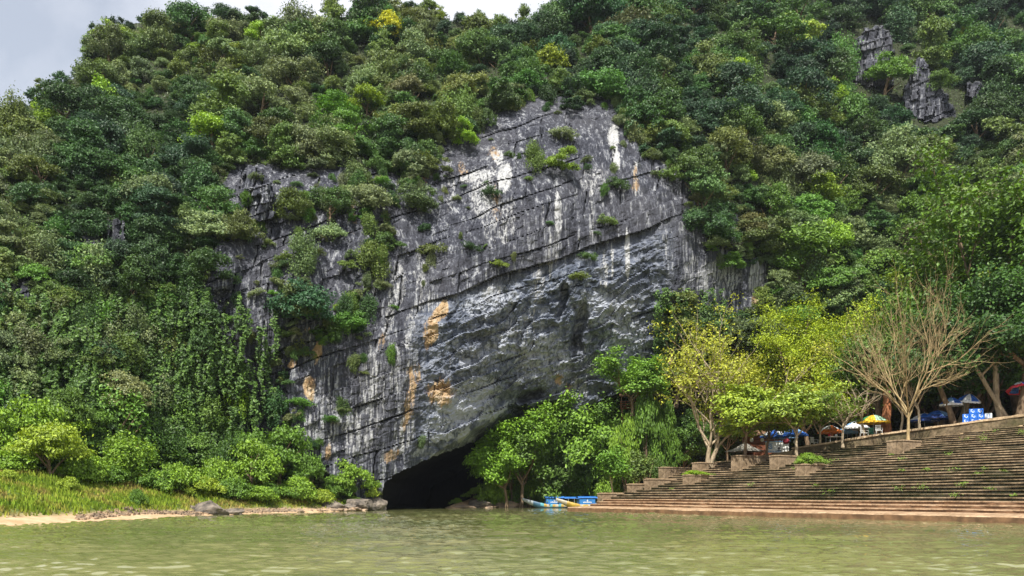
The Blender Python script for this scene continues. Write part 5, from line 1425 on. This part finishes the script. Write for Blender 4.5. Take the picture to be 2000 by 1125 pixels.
M_PLASTIC = plain('white_plastic', (.72, .73, .72), .45, .4, .06, 3); M_DARK = plain('dark_gap', (.03, .028, .03), .8, .2, .2, 2)
def parasol(px, dt, R, zc, cols, label, tilt=(0, 0), band=None):
    """cols: fabric per panel (8); zc: height of the rim over the ground"""
    x, y = edge(px, dt); z = gz(x, y)
    root = bpy.data.objects.new('parasol', None); COL.objects.link(root); root.location = (x, y, z); root.rotation_euler = (0, 0, px * .3)
    root['label'] = label; root['category'] = 'parasol'; root['group'] = 'parasols on the picnic ground'
    mats_ = []; 
    for c in list(cols) + [band or cols[0]]:
        if c not in mats_: mats_.append(c)
    mb = MB(); n = 8; H = .55; rings = 4
    def P(k, j, dz=0):
        a = k * math.pi / 4; f = j / rings; r = R * f; sag = 1.0
        zz = zc + H * (1 - f ** 1.6)
        return Vector((r * math.cos(a), r * math.sin(a), zz + dz))
    for k in range(n):
        for j in range(rings):
            for q in range(3):
                def I(u, jj):
                    a, b = P(k, jj), P(k + 1, jj); p = a.lerp(b, u); s_ = math.sin(u * math.pi) * .05 * jj / rings; return Vector((p.x, p.y, p.z - s_))
                u0, u1 = q / 3, (q + 1) / 3
                m_ = mats_.index(cols[k % len(cols)] if not (band and j == rings - 1 and k % 2) else band)
                mb.add([I(u0, j), I(u1, j), I(u1, j + 1), I(u0, j + 1)], [(3, 2, 1, 0)], m_)
    me_ = mb.mesh('canopy', mats_, True); cn_ = link('canopy', me_, root)
    cn_.rotation_euler = (tilt[0], tilt[1], 0)
    md = cn_.modifiers.new('cloth', 'SOLIDIFY'); md.thickness = .012
    vb = MB()
    for k in range(n):
        a, b = P(k, rings), P(k + 1, rings)
        for q in range(4):
            c0, c1 = a.lerp(b, q / 4), a.lerp(b, (q + 1) / 4); d = .16
            vb.add([c0, c1, c1 * 1.01 - Vector((0, 0, d * (.75 + .25 * (q % 2)))), c0 * 1.01 - Vector((0, 0, d))], [(0, 1, 2, 3)], 0)
    vo = link('valance', vb.mesh('valance', [band or cols[-1]]), cn_); mv = vo.modifiers.new('cloth', 'SOLIDIFY'); mv.thickness = .01
    pb = MB(); pb.tube([(0, 0, -.1), (0, 0, zc + H + .12)], [.022, .018], 8); link('pole', pb.mesh('pole', [M_POLE], True), root)
    rb = MB()
    for k in range(n): rb.tube([(0, 0, zc + H - .03), P(k, rings, -.02)], [.008, .006], 4)
    link('ribs', rb.mesh('ribs', [M_POLE]), cn_)
    return root
BW = [F_BLUE, F_WHITE]; 
parasol(1706, 1.6, 1.25, 1.35, [F_GREEN, F_YEL, F_MINT, F_GREEN], 'green parasol with a yellow and orange fringe left of the reddish trunk', band=F_YEL)
parasol(1672, 3.2, 1.05, 1.35, [F_WHITE, F_LBLUE], 'white and light blue parasol left of the green and yellow one', band=F_WHITE)
parasol(1655, 4.2, .85, 1.25, [F_WHITE, F_LBLUE, F_WHITE], 'white parasol with a purplish-blue panel behind the thin bare tree', band=F_LBLUE)
parasol(1622, 3.0, 1.0, 1.35, [F_WHITE, F_GREY, F_ORG], 'grey-white parasol with an orange and yellow fringe at the end of the retaining wall', band=F_ORG)
parasol(1806, 3.5, 1.15, 1.10, [F_WHITE, F_BLUE], 'white and blue parasol partly behind the bare forked tree', band=F_NAVY)
parasol(1832, 3.2, 1.15, 1.15, [F_BLUE, F_BLUE, F_LBLUE], 'dark blue parasol right of the white and blue one', band=F_NAVY)
parasol(1858, 2.6, .85, 1.95, [F_BLUE, F_LBLUE], 'raised blue parasol with a white fringe left of the leaning trunk', band=F_WHITE)
parasol(1884, 3.4, .85, 2.15, [F_BLUE, F_WHITE], 'raised blue and white parasol above the stacked crates', band=F_WHITE, tilt=(.15, .1))
parasol(2004, 1.8, .95, 2.35, [F_BLUE, F_YEL, F_RED, F_WHITE], 'blue, yellow and red parasol at the right edge of the picture', band=F_RED, tilt=(.1, -.25))
x0, y0 = edge(1560, 3.0)
parasol(1513, 2.2, 1.25, 1.70, [F_WHITE, F_BLUE], 'blue and white striped parasol over the drinks stall', band=F_BLUE)
parasol(1552, 2.6, 1.15, 1.55, [F_BLUE, F_LBLUE], 'blue parasol at the right end of the drinks stall', band=F_BLUE)
parasol(1533, 4.5, 1.1, 1.80, [F_WHITE, F_LBLUE], 'pale blue parasol behind the drinks stall', band=F_LBLUE)

def tag_root(name, loc, rz, label, cat, group=None):
    r_ = bpy.data.objects.new(name, None); COL.objects.link(r_); r_.location = loc; r_.rotation_euler = (0, 0, rz); r_['label'] = label; r_['category'] = cat
    if group: r_['group'] = group
    return r_
# drinks stall: white counter with a blue emblem and short line of lettering
sx, sy = edge(1518, 1.0); sz = gz(sx, sy); ang = math.atan2(-sx, sy) * .9
stall = tag_root('drinks_stall', (sx, sy, sz), ang, 'white drinks stall counter with a blue emblem behind the forked little tree', 'stall')
mb = MB(); mb.bbox(-.95, .95, -.3, .3, .05, .98, .02); link('counter', mb.mesh('counter', [M_PLASTIC]), stall)
mb = MB()
for px_ in (-.9, .9):
    for py_ in (-.26, .26): mb.tube([(px_, py_, -.2), (px_, py_, .1)], .035, 6)
link('legs', mb.mesh('legs', [M_POLE]), stall)
mb = MB(); M_EMB = plain('emblem_blue', (.05, .25, .55), .5, .3, .05, 3)
for k in range(10):
    a0, a1 = math.radians(40 + k * 29), math.radians(40 + (k + 1) * 29)
    c = Vector((-.58, -.304, .56)); v = [c + Vector((r_ * math.cos(a), 0, r_ * math.sin(a) * .85)) for a in (a0, a1) for r_ in (.13, .24)]
    mb.add(v, [(0, 1, 3, 2)])
mb.box(-.62, -.40, -.306, -.303, .54, .60); mb.box(-.80, -.36, -.306, -.303, .82, .86)
for k in range(9): mb.box(-.86 + k * .13, -.79 + k * .13, -.306, -.303, .10, .20)
link('emblem', mb.mesh('emblem', [M_EMB]), stall)
mb = MB()
pts = [(.02, .34), (.06, .46), (.0, .60), (.10, .48), (.14, .66), (.17, .48), (.30, .58), (.21, .42), (.34, .40), (.20, .34), (.14, .26)]
mb.add([(a, -.308, b) for a, b in pts], [tuple(range(len(pts)))]); mb.box(.0, .34, -.308, -.303, .20, .26)
link('bird_emblem', mb.mesh('bird_emblem', [M_DARK]), stall)
mb = MB(); mb.bbox(-1.05, 1.05, -.38, .38, .985, 1.03, .015); link('counter_top', mb.mesh('counter_top', [plain('blue_laminate', (.10, .28, .55), .4, .4, .05, 2)]), stall)
# red lantern hung over the counter
def lathe(prof, n=16):
    mb = MB(); v = [(r_ * math.cos(2 * math.pi * k / n), r_ * math.sin(2 * math.pi * k / n), z_) for r_, z_ in prof for k in range(n)]
    f = [(i * n + k, i * n + (k + 1) % n, (i + 1) * n + (k + 1) % n, (i + 1) * n + k) for i in range(len(prof) - 1) for k in range(n)]
    mb.add(v, f); return mb
ln = lathe([(.03, -.24), (.16, -.22), (.27, -.12), (.31, .0), (.27, .12), (.16, .22), (.03, .25), (.015, .45)])
o_ = link('lantern', ln.mesh('lantern', [plain('lantern_cloth', (.22, .02, .035), .6, .3, .3, 6, stretch=(1, 1, .2))], True), None, (sx + .62, sy - .45, sz + 1.0), 0, 'dark red round lantern hanging in front of the drinks stall', 'lantern')
for dx, dy, dz, R_, lab in [(-2.1, .3, 1.15, .17, 'white balloon beside the trunk left of the drinks stall'), (1.55, -.1, .95, .20, 'white bundle hung at the right end of the drinks stall'), (-1.25, .1, 1.15, .16, 'white cloth bundle hung on the left end of the drinks stall')]:
    m_ = lathe([(.02, -R_ * 1.1), (R_ * .6, -R_ * .85), (R_, -.02), (R_ * .85, R_ * .6), (R_ * .3, R_ * .95), (.01, R_)]).mesh('white_bundle', [M_PLASTIC], True)
    link('white_bundle', m_, None, (sx + dx, sy + dy, sz + dz), 0, lab, 'bundle')
# timber hut wall behind
hx, hy = edge(1492, 4.5); hz = gz(hx, hy); hut = tag_root('timber_hut', (hx, hy, hz), .2, 'reddish-brown timber hut behind the grey awning', 'hut')
mb = MB()
for k in range(11): mb.bbox(-2.0, 2.2, -.04 + .01 * (k % 2), .06 + .01 * (k % 2), .1 + k * .2, .27 + k * .2, .015)
link('plank_wall', mb.mesh('plank_wall', [M_REDWOOD]), hut)
mb = MB(); 
for px_ in (-2.0, 0, 2.2): mb.tube([(px_, .12, -.3), (px_, .12, 2.4)], .07, 8)
link('posts', mb.mesh('posts', [M_WOOD]), hut)
mb = MB(); mb.add([(-2.4, -.6, 2.2), (2.6, -.6, 2.2), (2.6, 1.6, 2.75), (-2.4, 1.6, 2.75), (-2.4, -.6, 2.28), (2.6, -.6, 2.28), (2.6, 1.6, 2.83), (-2.4, 1.6, 2.83)], [(0, 3, 2, 1), (4, 5, 6, 7), (0, 1, 5, 4), (1, 2, 6, 5), (2, 3, 7, 6), (3, 0, 4, 7)])
link('roof', mb.mesh('roof', [M_WOOD]), hut)
# grey pyramid awning
ax, ay = edge(1455, 2.2); az = gz(ax, ay); aw = tag_root('awning', (ax, ay, az), .5, 'faded grey pyramid awning left of the drinks stall', 'awning')
mb = MB(); R_ = 1.75; zb, zt_ = .78, 1.62; n = 6
for k in range(4):
    a, b = math.radians(45 + 90 * k), math.radians(135 + 90 * k)
    A_, B_ = Vector((R_ * math.cos(a), R_ * math.sin(a), zb)), Vector((R_ * math.cos(b), R_ * math.sin(b), zb)); T_ = Vector((0, 0, zt_))
    for i in range(n):
        for j in range(n):
            def Q(u, w): p = A_.lerp(B_, u).lerp(T_, w); return p - Vector((0, 0, .16 * math.sin(w * math.pi) * .8 + .06 * math.sin(u * math.pi) * (1 - w)))
            mb.add([Q(i / n, j / n), Q((i + 1) / n, j / n), Q((i + 1) / n, (j + 1) / n), Q(i / n, (j + 1) / n)], [(0, 1, 2, 3)])
c_ = link('canopy', mb.mesh('awning_canopy', [F_GREY], True), aw); md = c_.modifiers.new('cloth', 'SOLIDIFY'); md.thickness = .02
for k in range(4):
    a = math.radians(45 + 90 * k); mb = MB(); mb.tube([(R_ * .93 * math.cos(a), R_ * .93 * math.sin(a), -.2), (R_ * .93 * math.cos(a), R_ * .93 * math.sin(a), zb + .05)], .035, 6); link('post', mb.mesh('awning_post', [M_WOOD]), aw)
mb = MB(); mb.tube([(0, 0, -.2), (0, 0, zt_)], .05, 8); link('post', mb.mesh('awning_mast', [M_WOOD]), aw)

# blue drink cartons: every carton is a thing
M_BOX = plain('blue_carton', (.015, .12, .52), .6, .3, .18, 5); M_BOXW = plain('white_carton', (.62, .68, .72), .6, .3, .08, 5); M_INK = plain('carton_print', (.60, .72, .88), .6, .3, .05, 5); M_INKD = plain('carton_print_dark', (.05, .12, .35), .6, .3, .05, 5)
cxp, cyp = edge(1908, .25); cz = gz(cxp, cyp) + .02; cang = -math.atan2(cxp, cyp) + .10
def carton(ix, iz, iy, label, white=False, dz=0.0, dx=0.0, tw=0.0):
    W, D, H = .46, .36, .36
    R_ = Matrix.Rotation(cang, 4, 'Z'); q = R_ @ Vector((ix * (W + .015) + dx, iy * (D + .02), 0))
    r_ = tag_root('drink_carton', (cxp + q.x, cyp + q.y, cz + iz * (H + .008) + dz), cang + tw, label, 'carton', 'stacked drink cartons at the crest of the steps')
    mb = MB(); mb.bbox(-W / 2, W / 2, -D / 2, D / 2, 0, H, .012); link('box', mb.mesh('carton_box', [M_BOXW if white else M_BOX]), r_)
    mb = MB()
    for (yy, s_) in ((-D / 2 - .003, 1),):
        if white:
            for a in range(2):
                for b_ in range(3): mb.box(-.13 + a * .17, -.04 + a * .17, yy, yy + .002, .05 + b_ * .10, .11 + b_ * .10)
        else:
            # ring-like emblem with a cap stroke
            n = 14
            for k in range(n - 3):
                a0, a1 = 2 * math.pi * k / n + 2.4, 2 * math.pi * (k + 1) / n + 2.4; c = Vector((.03, yy, .16))
                mb.add([c + Vector((rr * math.cos(a), 0, rr * math.sin(a))) for a in (a0, a1) for rr in (.045, .085)], [(0, 1, 3, 2)])
            mb.box(-.12, -.075, yy, yy + .002, .14, .31); mb.box(-.075, .0, yy, yy + .002, .27, .31)
    link('print', mb.mesh('carton_print', [M_INKD if white else M_INK]), r_)
    mb = MB(); mb.box(-W / 2 + .01, W / 2 - .01, -.025, .025, H + .001, H + .004); link('tape', mb.mesh('tape', [M_INK]), r_)
SP = [(-1.5, 0, 0, 'blue carton at the left end of the bottom row of the crate stack'), (-.5, 0, 0, 'blue carton second from left in the bottom row of the stack'), (.5, 0, 0, 'blue carton third from left in the bottom row of the stack'),
      (-1.5, 1, 0, 'blue carton at the left end of the middle row of the stack'), (-.5, 1, 0, 'blue carton second from left in the middle row of the stack'), (.5, 1, 0, 'blue carton third from left in the middle row of the stack'),
      (-.6, 2, 0, 'topmost blue carton on the left of the stack'), (.35, 2, 0, 'topmost blue carton on the right of the stack')]
for ix, iz, iy, lab in SP: carton(ix, iz, iy, lab, False, 0, 0, .04 * math.sin(ix * 9 + iz * 5))
carton(1.5, 0, 0, 'blue carton under the white one at the right end of the stack'); carton(1.55, 1, -.05, 'white carton with dark print at the right end of the stack', True, tw=-.14)
carton(-1.0, 0, 1.1, 'blue carton in the back row of the stack, behind the left end'); carton(.1, 0, 1.1, 'blue carton in the back row of the stack, behind the middle')

# plastic chairs and a table by the parasols
def chair(px, dt, rz, label, m_=M_PLASTIC):
    x, y = edge(px, dt); r_ = tag_root('plastic_chair', (x, y, gz(x, y)), rz, label, 'chair', 'plastic chairs under the parasols')
    mb = MB(); mb.bbox(-.22, .22, -.22, .22, .42, .45, .012); link('seat', mb.mesh('seat', [m_]), r_)
    mb = MB()
    for k in range(5): mb.box(-.19 + k * .085, -.15 + k * .085, .20, .225, .47, .82)
    mb.box(-.22, .22, .195, .23, .82, .88); link('backrest', mb.mesh('backrest', [m_]), r_)
    for a in (-1, 1):
        mb = MB(); mb.tube([(a * .24, -.2, .64), (a * .24, .2, .66)], .018, 6); mb.tube([(a * .24, -.19, .44), (a * .24, -.19, .64)], .016, 6); link('armrest', mb.mesh('armrest', [m_]), r_)
        for b_ in (-1, 1):
            mb = MB(); mb.tube([(a * .20, b_ * .19, .43), (a * .24, b_ * .23, 0)], [.02, .016], 6); link('leg', mb.mesh('leg', [m_]), r_)
chair(1688, .6, .3, 'white plastic chair left of the forked bare tree by the green parasol'); chair(1716, .6, -.2, 'white plastic chair under the right edge of the green parasol')
chair(1700, 1.7, 2.8, 'green plastic chair directly under the green parasol', plain('green_plastic', (.05, .32, .22), .5, .4, .05, 3))
chair(1590, .8, .5, 'white plastic chair at the end of the retaining wall')
x, y = edge(1628, 1.3); tb = tag_root('table', (x, y, gz(x, y)), .2, 'small pale table with goods under the orange-fringed parasol', 'table')
mb = MB(); mb.bbox(-.55, .55, -.35, .35, .70, .74, .012); link('tabletop', mb.mesh('tabletop', [M_PLASTIC]), tb)
for a in (-.5, .5):
    for b_ in (-.3, .3):
        mb = MB(); mb.tube([(a, b_, 0), (a, b_, .70)], .02, 6); link('leg', mb.mesh('table_leg', [M_POLE]), tb)
for k, (a, b_, h, m_, lab) in enumerate([(-.35, 0, .22, F_RED, 'red jar on the small pale table'), (-.1, .05, .28, M_BARKRED, 'brown jar on the small pale table'), (.2, -.05, .20, F_WHITE, 'white jar on the small pale table')]):
    o_ = link('jar', lathe([(.02, 0), (.09, .0), (.10, .05), (.10, h * .7), (.05, h * .9), (.055, h), (.0, h)], 12).mesh('jar', [m_], True), None, (x + a, y + b_, gz(x, y) + .742), 0, lab, 'jar')

# timber walkway with railing under the fresh green tree
wx, wy = at_px(1252, 78.5), 78.5; wz = EYE + (HZ - 798) / F * wy
wk = tag_root('timber_walkway', (wx, wy, wz), -.15, 'brown timber walkway with a railing half hidden in the trees at the cliff foot', 'walkway'); wk.scale = (.66, .66, .66)
mb = MB(); 
for k in range(24): mb.bbox(-3.0 + k * .25, -2.78 + k * .25, -.7, .9, 0, .07, .01)
link('deck', mb.mesh('deck', [M_REDWOOD]), wk)
mb = MB()
for z_ in (.38, .72, 1.02): mb.tube([(-3.0, -.66, z_), (3.0, -.66, z_ + .02)], .045, 6)
for k in range(9): mb.tube([(-3.0 + k * .75, -.66, .0), (-3.0 + k * .75, -.66, 1.1)], .05, 6)
link('railing', mb.mesh('railing', [M_REDWOOD]), wk)
mb = MB()
for k in range(5): mb.tube([(-2.8 + k * 1.4, -.5, -2.2), (-2.8 + k * 1.4, -.5, .02)], .09, 7); mb.tube([(-2.8 + k * 1.4, .7, -2.2), (-2.8 + k * 1.4, .7, .02)], .09, 7)
link('stilts', mb.mesh('stilts', [M_WOOD]), wk)
mb = MB(); mb.add([(-3.2, -1.0, 1.75), (3.2, -1.0, 1.75), (3.2, 1.2, 2.35), (-3.2, 1.2, 2.35), (-3.2, -1.0, 1.83), (3.2, -1.0, 1.83), (3.2, 1.2, 2.43), (-3.2, 1.2, 2.43)], [(0, 3, 2, 1), (4, 5, 6, 7), (0, 1, 5, 4), (1, 2, 6, 5), (2, 3, 7, 6), (3, 0, 4, 7)])
for px_ in (-2.9, 0, 2.9): mb.tube([(px_, -.66, 1.0), (px_, -.66, 1.85)], .05, 6); mb.tube([(px_, .8, .0), (px_, .8, 2.3)], .05, 6)
link('roof', mb.mesh('roof', [M_WOOD]), wk)

# ------------------------------------------------------------------ moored boats
def hull_mesh(L, B, H, prow, mats_):
    """long narrow hull, bow towards -x with a rising prow, panels painted along the side"""
    ns, nr_ = 40, 9; V = []
    for i in range(ns + 1):
        u = i / ns; x = -L / 2 + L * u
        w = B / 2 * min(1, (math.sin(min(u / .30, 1) * math.pi / 2)) ** .9) * min(1, .45 + .55 * math.sin(min((1 - u) / .22, 1) * math.pi / 2)); w = max(w, .10)
        sheer = H + prow * max(0, (1 - u / .36)) ** 1.15 + .30 * max(0, (u - .78) / .22) ** 2
        keel = -.18 + (prow * .92 + H) * max(0, 1 - u / .30) ** 1.2
        for j in range(nr_):
            a = (j / (nr_ - 1) - .5) * math.pi
            c, s_ = math.sin(a), math.cos(a)
            y = w * math.copysign(abs(c) ** .75, c); z = sheer - (sheer - keel) * (s_ ** .8)
            V.append((x - .6 * prow * max(0, 1 - u / .3), y, z))
    Fc, Mi = [], []
    for i in range(ns):
        for j in range(nr_ - 1):
            Fc.append((i * nr_ + j, (i + 1) * nr_ + j, (i + 1) * nr_ + j + 1, i * nr_ + j + 1)); 
            top = j in (0, nr_ - 2); u = i / ns
            Mi.append((1 + (i // 2) % 3) if (top and u > .24) else (4 if (u < .14) else 0))
    Fc.append(tuple(ns * nr_ + j for j in range(nr_))); Mi.append(0)
    return V, Fc, Mi
HB = plain('hull_blue', (.035, .10, .17), .5, .4, .25, 2.5); HY = plain('hull_yellow', (.42, .28, .05), .5, .4, .3, 3); HC = plain('hull_cream', (.38, .34, .26), .5, .4, .2, 3); HG = plain('prow_grey', (.26, .29, .31), .6, .3, .25, 3); HT = plain('hull_teal', (.08, .30, .36), .5, .4, .2, 3)
CB = plain('cabin_blue', (.03, .16, .42), .45, .4, .12, 3); CR = plain('cabin_roof', (.02, .13, .42), .5, .4, .15, 3)
def boat(px, Y, rz, L, mats_, label, cab=(.0, .28), second=True, hoff=0.0):
    r_ = tag_root('river_boat', (at_px(px, Y), Y, 0.0), rz, label, 'boat', 'covered river boats moored below the bank')
    v, f, mi = hull_mesh(L, 1.25, .36, .62, mats_); h_ = link('hull', mesh('hull', np.array(v), f, mats_, True, mi), r_)
    sd = h_.modifiers.new('skin', 'SOLIDIFY'); sd.thickness = .04
    mb = MB(); mb.bbox(-L * .28, L * .44, -.48, .48, .12, .16, .01); link('deck', mb.mesh('boat_deck', [M_WOOD]), r_)
    x0, x1 = -L * .16, L * .14
    mb = MB(); mb.bbox(x0, x1, -.56, .56, .36, .93, .03); cb = link('cabin', mb.mesh('cabin', [CB]), r_)
    mb = MB(); yy = -.563; c0 = (x0 + x1) / 2
    for k in range(7): mb.box(c0 - .42 + k * .125, c0 - .34 + k * .125, yy - .003, yy, .52, .60 + .03 * (k % 2))
    mb.box(c0 - .10, c0 + .10, yy - .003, yy, .66, .71); mb.box(c0 - .03, c0 + .03, yy - .003, yy, .71, .82)
    link('lettering', mb.mesh('lettering', [M_PLASTIC]), cb)
    # arched roof over cabin and open stern
    mb = MB(); n = 8; xs = [x0 - .12, x1 + .1, L * .42]
    for (a, b_) in ((xs[0], xs[1]), (xs[1] + .01, xs[2])):
        dz = 0 if a == xs[0] else -.05
        for k in range(n):
            t0_, t1_ = math.pi * k / n, math.pi * (k + 1) / n
            P_ = lambda x_, t_, r2: (x_, -.64 * math.cos(t_) * r2, .97 + dz + .17 * math.sin(t_) * r2)
            mb.add([P_(a, t0_, 1), P_(b_, t0_, 1), P_(b_, t1_, 1), P_(a, t1_, 1), P_(a, t0_, .93), P_(b_, t0_, .93), P_(b_, t1_, .93), P_(a, t1_, .93)], [(3, 2, 1, 0), (4, 5, 6, 7), (0, 1, 5, 4), (2, 3, 7, 6), (1, 2, 6, 5), (3, 0, 4, 7)])
    link('roof', mb.mesh('boat_roof', [CR], False), r_)
    for xp in (x1 + .5, (x1 + L * .42) / 2 + .3, L * .41):
        for s_ in (-1, 1):
            mb = MB(); mb.tube([(xp, s_ * .55, .2), (xp, s_ * .58, .98)], .022, 6); link('post', mb.mesh('boat_post', [M_POLE]), r_)
    mb = MB()
    for k in range(4): mb.bbox(x1 + .3 + k * .55, x1 + .52 + k * .55, -.5, .5, .36, .42, .01)
    link('benches', mb.mesh('benches', [M_WOOD]), r_)
    return r_
boat(1083, 78.0, .10, 5.6, [HB, HY, HC, HT, HG], 'grey-prowed boat with a blue cabin and a patterned hull, first moored boat')
boat(1146, 76.8, .12, 5.2, [HY, HY, HC, HY, HC], 'boat with a yellow prow and a blue cabin partly behind the end of the steps')
boat(1190, 79.5, -.25, 5.4, [HB, HC, HG, HB, HC], 'boat with a pale raised prow mostly hidden behind the other two')

# ------------------------------------------------------------------ the air of the valley
hb = MB(); hb.box(-320, 320, -40, 330, -5.2, 175)
hm, ht, ho = mat('valley_air')
pv = N(ht, 'ShaderNodeVolumePrincipled'); pv.inputs['Color'].default_value = (.80, .88, 1.0, 1); pv.inputs['Density'].default_value = .00014; pv.inputs['Anisotropy'].default_value = .2
ht.links.new(pv.outputs[0], ho.inputs['Volume'])
link('haze', hb.mesh('haze', [hm]), kind='stuff', label='thin pale haze in the valley air')
